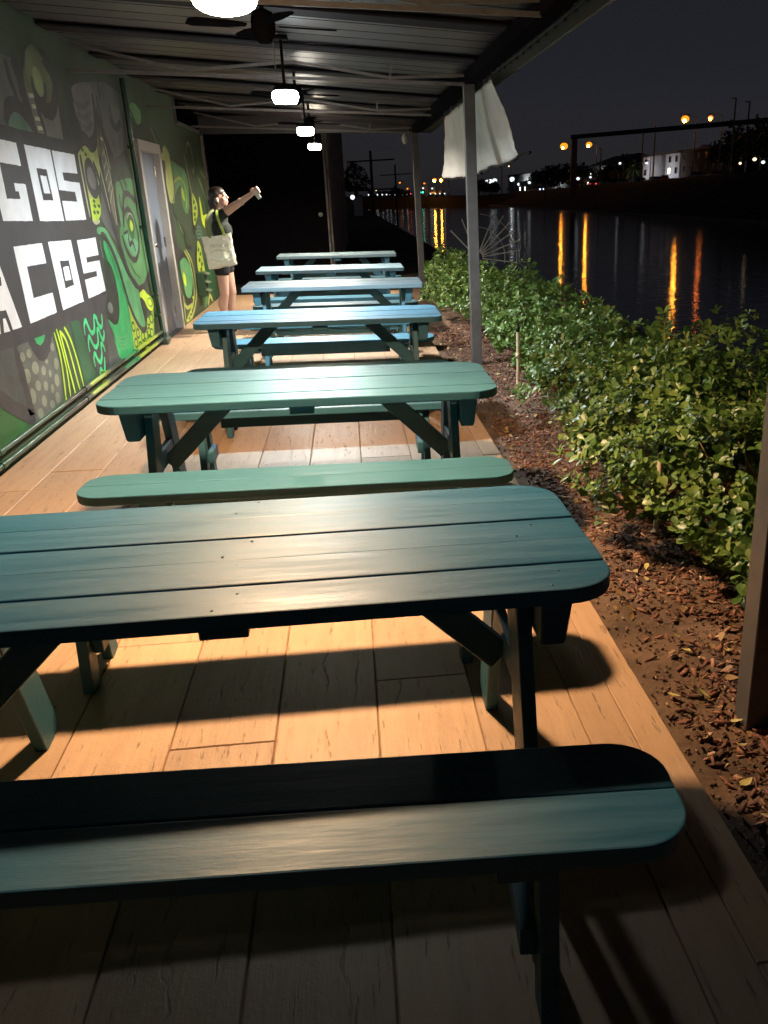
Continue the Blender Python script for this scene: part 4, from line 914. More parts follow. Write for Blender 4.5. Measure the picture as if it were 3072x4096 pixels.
# ------------------------------------------------------------------ picnic tables and benches
def board_mesh(name, L, w, th, corner=0.0, mat=None):
    """a plank lying flat, long side along x; both corners on its -y side rounded by corner"""
    h = w / 2; l = L / 2
    if corner > 0:
        poly = []
        for k in range(9):
            a = math.pi + k * math.pi / 16; poly.append((-l + corner + corner * math.cos(a), -h + corner + corner * math.sin(a)))
        for k in range(9):
            a = 1.5 * math.pi + k * math.pi / 16; poly.append((l - corner + corner * math.cos(a), -h + corner + corner * math.sin(a)))
        poly += [(l, h), (-l, h)]
    else: poly = [(-l, -h), (l, -h), (l, h), (-l, h)]
    m_ = MB(); m_.prism(poly, -th, 0)
    me = m_.mesh(name, 0.005, 2); me.materials.append(mat or M['wood']); return me
TL, TW, TH = 1.83, 0.795, 0.744
BW_ = 0.155
b_out = board_mesh('board', TL, BW_, 0.040, 0.125)
b_in = board_mesh('board', TL, BW_, 0.040)
b_pale_out = board_mesh('board', TL, BW_, 0.040, 0.018, M['wood_pale_sheen']); b_pale_in = board_mesh('board', TL, BW_, 0.040, 0.0, M['wood_pale_sheen'])
b_blue_out = board_mesh('board', TL, BW_, 0.040, 0.085, M['wood_cool_lamp']); b_blue_in = board_mesh('board', TL, BW_, 0.040, 0.0, M['wood_cool_lamp'])
def make_table(b_out=b_out, b_in=b_in):
    t_ = empty('picnic_table')
    for k in range(5):
        y = (-0.321, -0.158, -0.001, 0.160, 0.317)[k]
        o = link('board', b_out if k in (0, 4) else b_in, None, t_, loc=(0, y, TH + (0, 0.0012, -0.001, 0.0015, 0)[k]))
        if k == 4: o.rotation_euler = (0, 0, math.pi)
    for s in (-1, 1):
        c = MB()
        V = []
        for y in (-0.34, 0.34):
            for x, z in ((0.735, 0.704), (0.815, 0.704), (0.797, 0.575), (0.790, 0.568), (0.735, 0.568)): V.append((s * x, y, z))
        q = [(0, 1, 2, 3, 4), (9, 8, 7, 6, 5)] + [(i, 5 + i, 5 + (i + 1) % 5, (i + 1) % 5) for i in range(5)]
        c.add(V, q if s > 0 else [f[::-1] for f in q]); c.build('cleat', M['wood'], t_, 0.004)
        for q_ in (-1, 1):
            MB().bar((s * 0.7135, q_ * 0.135, 0.703), (s * 0.7135, q_ * 0.36, 0.0), 0.14, 0.038, up=(1, 0, 0)).build('leg', M['wood'], t_, 0.003)
        MB().box((s * 0.7135, 0, 0.415), (0.030, 0.36, 0.09)).build('crossbar', M['wood'], t_, 0.003)
        MB().bar((s * 0.694, 0, 0.365), (s * 0.36, 0, 0.688), 0.04, 0.085, up=(0, 0, 1)).build('brace', M['wood'], t_, 0.003)
    MB().box((0, 0, 0.684), (0.11, 0.72, 0.038)).build('centre_cleat', M['wood'], t_, 0.003)
    sc_ = MB(); q_ = random.Random(5)
    for xx in (-0.765, 0.0, 0.765):
        for k in range(5):
            for dx, dy in ((-0.022, -0.045), (0.024, 0.04)):
                sc_.lathe([(0.0005, 0.0010), (0.0030, 0.0009), (0.0036, -0.001)], 8, (xx + dx + q_.uniform(-.012, .012), (k - 2) * 0.160 + dy + q_.uniform(-.012, .012), TH + 0.0008))
    sc_.build('screw_heads', simple('worn_screw', (0.05, 0.13, 0.17), 0.4, 0.5, 40, 0.0), t_)['kind'] = 'stuff'
    return t_
s_out = board_mesh('seat_board', 1.88, 0.167, 0.040, 0.115)
s_deep = board_mesh('seat_board', 1.88, 0.167, 0.040, 0.115, M['wood_warm_lamp'])
def make_bench(s_out=s_out):
    t_ = empty('picnic_bench')
    for k, y in enumerate((-0.086, 0.086)):
        link('seat_board', s_out, None, t_, loc=(0, y, 0.447 - 0.0015 * k), rot=(0, 0, math.pi * k))
    for s in (-1, 1):
        MB().box((s * 0.60, 0, 0.384), (0.085, 0.30, 0.042)).build('cleat', M['wood'], t_, 0.003)
        for q_ in (-1, 1):
            MB().bar((s * 0.662, q_ * 0.07, 0.404), (s * 0.662, q_ * 0.135, 0.0), 0.09, 0.038, up=(1, 0, 0)).build('leg', M['wood'], t_, 0.003)
        MB().box((s * 0.626, 0, 0.16), (0.034, 0.20, 0.07)).build('crossbar', M['wood'], t_, 0.003)
    MB().box((0, 0, 0.362), (1.11, 0.04, 0.088)).build('stretcher', M['wood'], t_, 0.003)
    return t_
TG, BG = 'picnic tables in a row down the patio', 'benches beside the picnic tables'
tables = [(-0.338, 2.177, 0.009, 'big teal picnic table nearest the camera, its plank top glowing under the orange lamp'),
          (-0.254, 4.404, -0.005, 'green-lit picnic table second from the camera, with both braces in full view'),
          (-0.239, 7.126, -0.006, 'bright blue picnic table just in front of the woman\'s legs, third from the camera'),
          (-0.166, 9.807, -0.013, 'pale blue picnic table beside the woman, two benches showing under it'),
          (-0.223, 12.026, -0.005, 'pale blue picnic table second from the far end, beyond the woman'),
          (-0.166, 14.853, -0.001, 'smallest-looking pale picnic table at the dark far end of the patio')]
b_deep_out = board_mesh('board', TL, BW_, 0.040, 0.125, M['wood_warm_lamp']); b_deep_in = board_mesh('board', TL, BW_, 0.040, 0.0, M['wood_warm_lamp'])
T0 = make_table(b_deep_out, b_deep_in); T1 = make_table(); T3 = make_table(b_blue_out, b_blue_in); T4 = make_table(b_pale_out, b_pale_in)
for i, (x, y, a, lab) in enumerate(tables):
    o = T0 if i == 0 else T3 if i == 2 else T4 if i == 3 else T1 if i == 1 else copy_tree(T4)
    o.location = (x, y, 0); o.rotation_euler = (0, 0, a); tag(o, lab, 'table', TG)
benches = [(-0.350, 1.447, -0.050, 'closest teal bench, mostly in shadow with one lit strip along its front edge'),
           (-0.330, 2.960, 0.004, 'bench hidden behind the nearest table top, showing only by its shadow on the planks'),
           (-0.268, 3.800, -0.012, 'green bench in full view between the two nearest tables'),
           (-0.262, 5.320, -0.006, 'green bench seen under the second table, on its far side'),
           (-0.255, 6.480, -0.005, 'dark blue bench peeking out above the far edge of the second table'),
           (-0.240, 7.890, -0.010, 'blue bench seen under the third table, on its far side'),
           (-0.190, 9.080, -0.010, 'bench hidden between the bright blue table and the pale table behind it'),
           (-0.168, 10.620, -0.020, 'lower of the two pale benches seen under the table beside the woman'),
           (-0.225, 11.330, -0.020, 'upper of the two pale benches seen under the table beside the woman'),
           (-0.215, 12.760, -0.005, 'bench on the far side of the second farthest table'),
           (-0.150, 14.150, -0.010, 'thin pale bench just in front of the farthest table'),
           (-0.160, 15.600, 0.000, 'bench in the dark on the far side of the farthest table')]
B0 = make_bench(s_deep); B2 = make_bench()
for i, (x, y, a, lab) in enumerate(benches):
    o = B0 if i == 0 else B2 if i == 2 else copy_tree(B0 if i == 1 else B2)
    o.location = (x, y, 0.018 if i == 0 else 0); o.rotation_euler = (0, 0, a); tag(o, lab, 'bench', BG)

# ------------------------------------------------------------------ the woman with the tote bag
def blob_mesh(name, parts, voxel, smooth=6):
    """one continuous skin round capsules ('c', a, b, ra, rb) and ellipsoids ('e', centre, radii[, rot])"""
    mb = MB()
    for p_ in parts:
        if p_[0] == 'c':
            _, a, b_, ra, rb = p_; a, b_ = Vector(a), Vector(b_); d = b_ - a; L = d.length; d.normalize()
            k = 6; pts = []; rad = []
            for i in range(k + 1):
                th = math.pi / 2 * i / k; pts.append(a - d * ra * math.cos(th)); rad.append(max(1e-4, ra * math.sin(th)))
            for i in range(k + 1):
                th = math.pi / 2 * i / k; pts.append(b_ + d * rb * math.sin(th)); rad.append(max(1e-4, rb * math.cos(th)))
            mb.tube(pts, rad, 14)
        else:
            c, rr = p_[1], p_[2]; sp = MB().sphere((0, 0, 0), 1, 10)
            m_ = (p_[3] if len(p_) > 3 else Matrix.Identity(3))
            mb.add([m_ @ Vector((v_[0] * rr[0], v_[1] * rr[1], v_[2] * rr[2])) + Vector(c) for v_ in sp.v], sp.f, True)
    me = mb.mesh(name)
    o = bpy.data.objects.new('tmp', me); COL.objects.link(o)
    r_ = o.modifiers.new('r', 'REMESH'); r_.mode = 'VOXEL'; r_.voxel_size = voxel; r_.use_smooth_shade = True
    s_ = o.modifiers.new('s', 'SMOOTH'); s_.factor = 0.5; s_.iterations = smooth
    dg = bpy.context.evaluated_depsgraph_get(); dg.update()
    out = bpy.data.meshes.new_from_object(o.evaluated_get(dg)); out.name = name
    bpy.data.objects.remove(o); bpy.data.meshes.remove(me)
    out.materials.clear()
    for pg in out.polygons: pg.use_smooth = True
    return out
skin = nt('skin')[0]; b = skin.node_tree.nodes['Principled BSDF']
b.inputs['Base Color'].default_value = (0.56, 0.33, 0.24, 1); b.inputs['Roughness'].default_value = 0.5
b.inputs['Subsurface Weight'].default_value = 0.08; b.inputs['Subsurface Radius'].default_value = (0.03, 0.012, 0.006)
hairm = simple('dark_brown_hair', (0.022, 0.013, 0.009), 0.42, 0.4, 30)
shirtm = simple('black_olive_cloth', (0.011, 0.013, 0.010), 0.9, 0.2, 20, 0, 0.15)
shortm = simple('black_cloth', (0.008, 0.008, 0.009), 0.85, 0.2, 20)

P0 = Vector((-1.60, 11.97, 0))
wom = empty('person', P0, 0, 'woman in black top and shorts pointing with a raised arm, tote bag on her shoulder', 'person')
def L_(x, y, z): return (x + 1.60, y, z)      # x is given in world metres, y about her middle
lean = lambda z: -1.60 + 0.062 * z             # stands leaning a little towards the water
ar = Matrix.Rotation(R(0), 3, 'Y')
sh_r = L_(-1.500, -0.165, 1.385); el_r = L_(-1.285, -0.235, 1.505); wr_r = L_(-1.095, -0.285, 1.615)
sh_l = L_(-1.525, 0.165, 1.385); el_l = L_(-1.56, 0.215, 1.11); wr_l = L_(-1.50, 0.22, 0.88)
hd = Vector(L_(-1.508, -0.005, 1.580)); ht = Matrix.Rotation(R(-12), 3, 'Y') @ Matrix.Rotation(R(-14), 3, 'Z')
def H(x, y, z): return tuple(hd + ht @ Vector((x, y, z)))
hip_r, hip_l = L_(-1.565, -0.085, 0.86), L_(-1.545, 0.085, 0.86)
kn_r, kn_l = L_(-1.575, -0.085, 0.465), L_(-1.505, 0.10, 0.470)
an_r, an_l = L_(-1.640, -0.08, 0.085), L_(-1.560, 0.11, 0.085)
body = [
 ('e', H(-0.012, 0, 0.028), (0.098, 0.077, 0.095)), ('e', H(0.028, 0, -0.028), (0.058, 0.055, 0.074)), ('e', H(0.052, 0, -0.078), (0.028, 0.030, 0.024)),
 ('e', H(0.070, 0, 0.030), (0.020, 0.045, 0.03)), ('c', H(0.088, 0, 0.012), H(0.108, 0, -0.018), 0.008, 0.0115),
 ('e', H(0.078, 0, -0.050), (0.016, 0.024, 0.009)), ('e', H(0.076, 0, -0.064), (0.015, 0.022, 0.008)),
 ('e', H(0.058, -0.04, -0.025), (0.026, 0.02, 0.025)), ('e', H(0.058, 0.04, -0.025), (0.026, 0.02, 0.025)),
 ('e', H(-0.012, -0.079, -0.012), (0.020, 0.010, 0.032)), ('e', H(-0.012, 0.079, -0.012), (0.020, 0.010, 0.032)),
 ('c', L_(-1.545, 0, 1.40), H(-0.015, 0, -0.05), 0.052, 0.050),
 ('e', L_(-1.530, 0, 1.35), (0.085, 0.155, 0.075)), ('e', L_(-1.535, 0, 1.23), (0.105, 0.150, 0.15)), ('e', L_(-1.550, 0, 1.05), (0.095, 0.125, 0.16)),
 ('e', L_(-1.560, 0, 0.90), (0.118, 0.160, 0.125)), ('e', L_(-1.61, -0.075, 0.85), (0.09, 0.085, 0.09)), ('e', L_(-1.61, 0.075, 0.85), (0.09, 0.085, 0.09)),
 ('c', hip_r, kn_r, 0.092, 0.056), ('c', hip_l, kn_l, 0.092, 0.056), ('c', kn_r, an_r, 0.054, 0.036), ('c', kn_l, an_l, 0.054, 0.036),
 ('e', tuple(Vector(kn_r).lerp(Vector(an_r), 0.30) + Vector((-0.022, 0, 0))), (0.050, 0.048, 0.105)), ('e', tuple(Vector(kn_l).lerp(Vector(an_l), 0.30) + Vector((-0.022, 0, 0))), (0.050, 0.048, 0.105)),
 ('e', tuple(Vector(kn_r) + Vector((0.022, 0, 0.0))), (0.036, 0.036, 0.04)), ('e', tuple(Vector(kn_l) + Vector((0.022, 0, 0.0))), (0.036, 0.036, 0.04)),
 ('c', an_r, tuple(Vector(an_r) + Vector((0.10, -0.01, -0.045))), 0.038, 0.028), ('c', an_l, tuple(Vector(an_l) + Vector((0.10, 0.01, -0.045))), 0.038, 0.028),
 ('e', sh_r, (0.060, 0.052, 0.058)), ('e', sh_l, (0.060, 0.052, 0.058)),
 ('c', sh_r, el_r, 0.056, 0.044), ('c', el_r, wr_r, 0.043, 0.028), ('e', tuple(Vector(el_r).lerp(Vector(wr_r), 0.28)), (0.048, 0.044, 0.044)),
 ('c', sh_l, el_l, 0.048, 0.036), ('c', el_l, wr_l, 0.036, 0.024),
]
# right hand: palm, four fingers curled round the phone, thumb along its side
fwd = (Vector(wr_r) - Vector(el_r)).normalized(); side = Vector((0.10, -0.98, -0.15)); side = (side - fwd * side.dot(fwd)).normalized(); upv = side.cross(fwd) * -1
if upv.z < 0: upv = -upv
hw = Vector(wr_r)
def Hn(f_, s_, u_): return tuple(hw + fwd * f_ + side * s_ + upv * u_)
body += [('c', Hn(0.005, 0, 0.0), Hn(0.03, 0, 0.005), 0.024, 0.026), ('c', Hn(0.035, 0, -0.016), Hn(0.082, 0.002, -0.020), 0.017, 0.014), ('c', Hn(0.035, 0, 0.002), Hn(0.086, 0.002, 0.004), 0.018, 0.014), ('c', Hn(0.035, 0, 0.018), Hn(0.080, 0.002, 0.026), 0.017, 0.013)]
for k, (u_, ln) in enumerate(((0.034, 0.88), (0.012, 1.0), (-0.010, 0.94), (-0.030, 0.76))):
    a = Hn(0.085, 0.004, u_); b_ = Hn(0.085 + 0.034 * ln, 0.018, u_ + 0.002); c = Hn(0.085 + 0.036 * ln, 0.044 * ln, u_); d = Hn(0.085 + 0.014, 0.054 * ln, u_ - 0.001)
    body += [('c', a, b_, 0.0098, 0.0090), ('c', b_, c, 0.0090, 0.0082), ('c', c, d, 0.0082, 0.0072)]
body += [('c', Hn(0.020, 0.012, 0.030), Hn(0.050, 0.032, 0.052), 0.0125, 0.0105), ('c', Hn(0.050, 0.032, 0.052), Hn(0.078, 0.044, 0.050), 0.0105, 0.0085)]
# left hand, relaxed
hl = Vector(wr_l)
body += [('c', tuple(hl), tuple(hl + Vector((0.01, 0, -0.07))), 0.024, 0.028)]
for k in range(4):
    a = hl + Vector((-0.025 + 0.018 * k, 0, -0.085)); ln = (0.055, 0.066, 0.072, 0.062)[k]
    b_ = a + Vector((0.006, -0.008, -ln * 0.5)); c = b_ + Vector((0.006, -0.018, -ln * 0.45))
    body += [('c', tuple(a), tuple(b_), 0.009, 0.0085), ('c', tuple(b_), tuple(c), 0.0085, 0.007)]
body += [('c', tuple(hl + Vector((0.02, -0.01, -0.03))), tuple(hl + Vector((0.045, -0.02, -0.085))), 0.011, 0.008)]
link('body', blob_mesh('body', body, 0.0062, 4), skin, wom)
E2 = 0.009
link('shirt', blob_mesh('shirt', [
 ('e', L_(-1.530, 0, 1.35), (0.085 + E2, 0.155 + E2, 0.075 + E2)), ('e', L_(-1.535, 0, 1.23), (0.105 + E2, 0.150 + E2, 0.15)), ('e', L_(-1.550, 0, 1.05), (0.105 + E2, 0.135 + E2, 0.17)),
 ('e', L_(-1.485, -0.065, 1.205), (0.082, 0.078, 0.105)), ('e', L_(-1.485, 0.065, 1.205), (0.082, 0.078, 0.105)), ('e', L_(-1.560, 0, 0.94), (0.125, 0.165, 0.12)),
 ('e', sh_r, (0.060 + E2, 0.052 + E2, 0.058 + E2)), ('e', sh_l, (0.060 + E2, 0.052 + E2, 0.058 + E2)),
 ('c', sh_r, tuple(Vector(sh_r).lerp(Vector(el_r), 0.22)), 0.066, 0.064), ('c', sh_l, tuple(Vector(sh_l).lerp(Vector(el_l), 0.40)), 0.060, 0.052)], 0.008, 5), shirtm, wom)
link('shorts', blob_mesh('shorts', [
 ('e', L_(-1.560, 0, 0.90), (0.128, 0.170, 0.115)), ('e', L_(-1.612, -0.075, 0.85), (0.098, 0.093, 0.098)), ('e', L_(-1.612, 0.075, 0.85), (0.098, 0.093, 0.098)),
 ('c', hip_r, tuple(Vector(hip_r).lerp(Vector(kn_r), 0.30)), 0.106, 0.092), ('c', hip_l, tuple(Vector(hip_l).lerp(Vector(kn_l), 0.27)), 0.106, 0.092)], 0.008, 4), shortm, wom)
link('hair', blob_mesh('hair', [
 ('e', H(-0.030, 0, 0.048), (0.098, 0.088, 0.090)), ('e', H(-0.062, 0, 0.0), (0.070, 0.083, 0.095)), ('e', H(-0.005, -0.074, 0.050), (0.040, 0.020, 0.045)), ('e', H(-0.005, 0.074, 0.050), (0.040, 0.020, 0.045)),
 ('e', H(0.004, 0, 0.068), (0.084, 0.080, 0.064)), ('c', H(-0.10, -0.02, -0.03), H(-0.10, -0.03, -0.12), 0.055, 0.042), ('c', H(-0.10, -0.03, -0.12), H(-0.085, -0.04, -0.21), 0.040, 0.018), ('c', H(-0.07, -0.06, -0.03), H(-0.065, -0.065, -0.15), 0.03, 0.012)], 0.006, 3), hairm, wom)
white_ = simple('white_plastic', (0.75, 0.75, 0.75), 0.3, 0.05)
eb = MB(); eb.sphere(H(0.004, -0.092, -0.014), 0.009, 6); eb.tube([H(0.004, -0.094, -0.016), H(0.012, -0.092, -0.045)], 0.0045, 6); eb.build('earbud', white_, wom)
for s in (-1, 1):
    MB().sphere(H(0.079, s * 0.031, 0.014), 0.0115, 6).build('eye', simple('eye_white', (0.6, 0.58, 0.55), 0.2, 0.02), wom)
    MB().sphere(H(0.0885, s * 0.031, 0.014), 0.0055, 6).build('iris', simple('eye_dark', (0.02, 0.012, 0.008), 0.2, 0.02), wom)
    bb = MB().tube([H(0.086, s * 0.014, 0.034), H(0.085, s * 0.032, 0.040), H(0.074, s * 0.050, 0.034)], [0.003, 0.0042, 0.002], 6); bb.build('eyebrow', hairm, wom)
lp = MB().tube([H(0.080, -0.022, -0.056), H(0.094, 0, -0.053), H(0.080, 0.022, -0.056)], [0.003, 0.0065, 0.003], 6); lp.tube([H(0.080, -0.020, -0.066), H(0.091, 0, -0.070), H(0.080, 0.020, -0.066)], [0.003, 0.0065, 0.003], 6)
lp.build('lips', simple('lips', (0.42, 0.15, 0.13), 0.4, 0.05), wom)
for a_ in (an_r, an_l):
    a_ = Vector(a_)
    link('shoe', blob_mesh('shoe', [('e', tuple(a_ + Vector((-0.015, 0, -0.035))), (0.05, 0.042, 0.05)), ('c', tuple(a_ + Vector((0.0, 0, -0.048))), tuple(a_ + Vector((0.125, 0, -0.055))), 0.042, 0.034), ('e', tuple(a_ + Vector((0.12, 0, -0.055))), (0.055, 0.045, 0.032))], 0.007, 3), simple('dark_shoe', (0.03, 0.028, 0.03), 0.6), wom)

ph = empty('phone', tuple(P0 + Vector(Hn(0.068, 0.030, -0.035))), 0, 'small pale phone held in the woman\'s raised hand', 'phone')
pmx = Matrix((fwd, upv, side)).transposed()
MB().box((0, 0, 0), (0.050, 0.105, 0.009), pmx).build('phone_case', simple('pale_case', (0.5, 0.48, 0.46), 0.35), ph, 0.003)

# tote bag on her near shoulder
bag = empty('tote_bag', tuple(P0 + Vector(L_(-1.55, -0.255, 0.97))), 0, 'cream cloth tote bag with faint green print hanging from the woman\'s shoulder', 'bag')
bagm = simple('cream_cotton', (0.84, 0.77, 0.62), 0.85, 0.08, 7, 0, 0.35, bscale=90)
nu, nv = 30, 30; V = []; F = []
cTL, cTR, cBL, cBR = (-0.195, 0.185), (0.162, 0.222), (-0.150, -0.205), (0.190, -0.150)
for sd in (-1, 1):
    for j in range(nv + 1):
        for i in range(nu + 1):
            u, v_ = i / nu, j / nv
            x = (cTL[0] * (1 - u) + cTR[0] * u) * (1 - v_) + (cBL[0] * (1 - u) + cBR[0] * u) * v_
            z = (cTL[1] * (1 - u) + cTR[1] * u) * (1 - v_) + (cBL[1] * (1 - u) + cBR[1] * u) * v_
            e = (math.sin(math.pi * min(1, max(0, u))) ** 0.5) * (min(1, (1 - v_) * 6) ** 0.5)
            y = sd * (0.012 + 0.045 * v_) * e + sd * 0.007 * noise.noise(Vector((x * 14, z * 9, sd))) * e + 0.006 * noise.noise(Vector((x * 30, z * 25, 4 + sd)))
            x += 0.010 * noise.noise(Vector((z * 12, 2, sd))); z += 0.010 * noise.noise(Vector((x * 14, 5, 0))) * v_ - 0.015 * math.sin(u * 3.14) * (1 - v_)
            if v_ > 0.97: z += 0.012 * (abs(u - 0.5) * 2) ** 6
            V.append((x, y, z))
n1 = (nu + 1) * (nv + 1)
for sd in (0, 1):
    for j in range(nv):
        for i in range(nu):
            a = sd * n1 + j * (nu + 1) + i; q = (a, a + 1, a + nu + 2, a + nu + 1); F.append(q[::-1] if sd == 0 else q)
for j in range(nv):
    for i in (0, nu):
        a = j * (nu + 1) + i; F.append((a, a + nu + 1, a + nu + 1 + n1, a + n1))
for i in range(nu):
    a = nv * (nu + 1) + i; F.append((a, a + 1, a + 1 + n1, a + n1))
mb = MB(); mb.add(V, F, True); mb.build('pouch', bagm, bag)
def ribbon(pts, w, th=0.004):
    mb = MB(); P_ = [Vector(p_) for p_ in crom3(pts)]
    for a, b_ in zip(P_, P_[1:]): mb.bar(a, b_ + (b_ - a) * 0.05, w, th, up=(0, 1, 0.2))
    return mb
def crom3(pts, sub=6):
    out = []; n = len(pts); pv = [Vector(p_) for p_ in pts]
    for i in range(n - 1):
        a, b_, c, d = pv[max(i - 1, 0)], pv[i], pv[i + 1], pv[min(i + 2, n - 1)]
        for s_ in range(sub):
            u = s_ / sub; out.append(0.5 * (2 * b_ + (c - a) * u + (2 * a - 5 * b_ + 4 * c - d) * u * u + (3 * b_ - a - 3 * c + d) * u ** 3))
    out.append(pv[-1]); return out
strapm = simple('lime_green_strap', (0.36, 0.46, 0.09), 0.8, 0.1, 10); strapm_shade = simple('shaded_lime_strap', (0.16, 0.18, 0.08), 0.8, 0.1, 10)  # second copy darkened to olive for the back strap's shade
ribbon([(0.085, -0.012, 0.19), (0.060, -0.016, 0.28), (0.030, -0.010, 0.38), (0.020, 0.04, 0.462), (0.02, 0.09, 0.478)], 0.030).build('strap', strapm, bag)
ribbon([(-0.090, -0.012, 0.165), (-0.115, -0.014, 0.27), (-0.105, 0.0, 0.38), (-0.055, 0.045, 0.455), (-0.02, 0.09, 0.478)], 0.030).build('strap', strapm_shade, bag)
def text_mesh(txt, size, mat, parent, loc, rot, name, extr=0.0006):
    cu_ = bpy.data.curves.new(name, 'FONT'); cu_.body = txt; cu_.size = size; cu_.align_x = 'CENTER'; cu_.extrude = extr
    o = bpy.data.objects.new('tmp', cu_); COL.objects.link(o)
    dg = bpy.context.evaluated_depsgraph_get(); dg.update()
    me = bpy.data.meshes.new_from_object(o.evaluated_get(dg)); bpy.data.objects.remove(o)
    me.materials.clear(); return link(name, me, mat, parent, loc, rot)
text_mesh('OS TACOS', 0.046, simple('faint_print', (0.42, 0.40, 0.30), 0.85), bag, (0.015, -0.043, 0.062), (R(90), 0, R(0)), 'printed_words')
gp = simple('faint_green_print', (0.36, 0.44, 0.24), 0.85)
pr = MB()
for pts in ([(-0.105, -0.046, 0.0), (-0.01, -0.052, 0.035), (0.12, -0.046, 0.01)], [(-0.11, -0.056, -0.075), (0.01, -0.066, -0.105), (0.13, -0.054, -0.06)]):
    for a, b_ in zip(pts, pts[1:]): pr.bar(a, b_, 0.004, 0.002, up=(0, 1, 0))
pr.build('printed_emblem', gp, bag)

# ------------------------------------------------------------------ hedge shrubs
def leaves_mesh(name, base, axis, normal, length, width, rnd, curl=0.12):
    """many leaves as one mesh: arrays (n,3) for base point, long axis and face normal; 11 points each"""
    n = len(base); side = np.cross(axis, normal); side /= np.linalg.norm(side, axis=1)[:, None] + 1e-9
    T_ = np.array([0, .30, .62, .86, 1.0]); Wd = np.array([.05, .30, .50, .40, 0.0])
    P = np.zeros((n, 13, 3)); k = 0
    for i, (t_, w_) in enumerate(zip(T_, Wd)):
        c = base + axis * (length * t_)[:, None] - normal * (length * curl * t_ * t_)[:, None]
        if i == 4: P[:, k] = c; k += 1
        else:
            P[:, k] = c - side * (width * w_)[:, None] + normal * (width * w_ * .22)[:, None]
            P[:, k + 1] = c
            P[:, k + 2] = c + side * (width * w_)[:, None] + normal * (width * w_ * .22)[:, None]; k += 3
    q = []
    for i in range(3):
        a = 3 * i; q += [(a, a + 1, a + 4, a + 3), (a + 1, a + 2, a + 5, a + 4)]
    tr = [(9, 10, 12), (10, 11, 12)]
    off = (np.arange(n) * 13)[:, None]
    Q = (np.array(q).reshape(1, -1) + off).reshape(-1, 4); TR = (np.array(tr).reshape(1, -1) + off).reshape(-1, 3)
    me = bpy.data.meshes.new(name)
    me.vertices.add(n * 13); me.vertices.foreach_set('co', P.reshape(-1))
    li = np.concatenate([Q.reshape(-1), TR.reshape(-1)]); me.loops.add(len(li)); me.loops.foreach_set('vertex_index', li.astype(np.int32))
    np_ = len(Q) + len(TR); me.polygons.add(np_)
    st = np.concatenate([np.arange(len(Q)) * 4, len(Q) * 4 + np.arange(len(TR)) * 3]); me.polygons.foreach_set('loop_start', st.astype(np.int32))
    me.polygons.foreach_set('use_smooth', np.ones(np_, bool))
    at = me.attributes.new('rnd', 'FLOAT', 'POINT'); at.data.foreach_set('value', np.repeat(rnd, 13).astype(np.float32))
    me.update(calc_edges=True); me.validate(); return me
LEAF = leaf_mat('hedge_leaf', (0.040, 0.090, 0.017), (0.095, 0.180, 0.036), (0.195, 0.270, 0.068))
TWIG = simple('yellow_brown_twig', (0.20, 0.15, 0.05), 0.6, 0.3, 20)
BARK = simple('dark_bark', (0.05, 0.038, 0.028), 0.9, 0.3, 12)

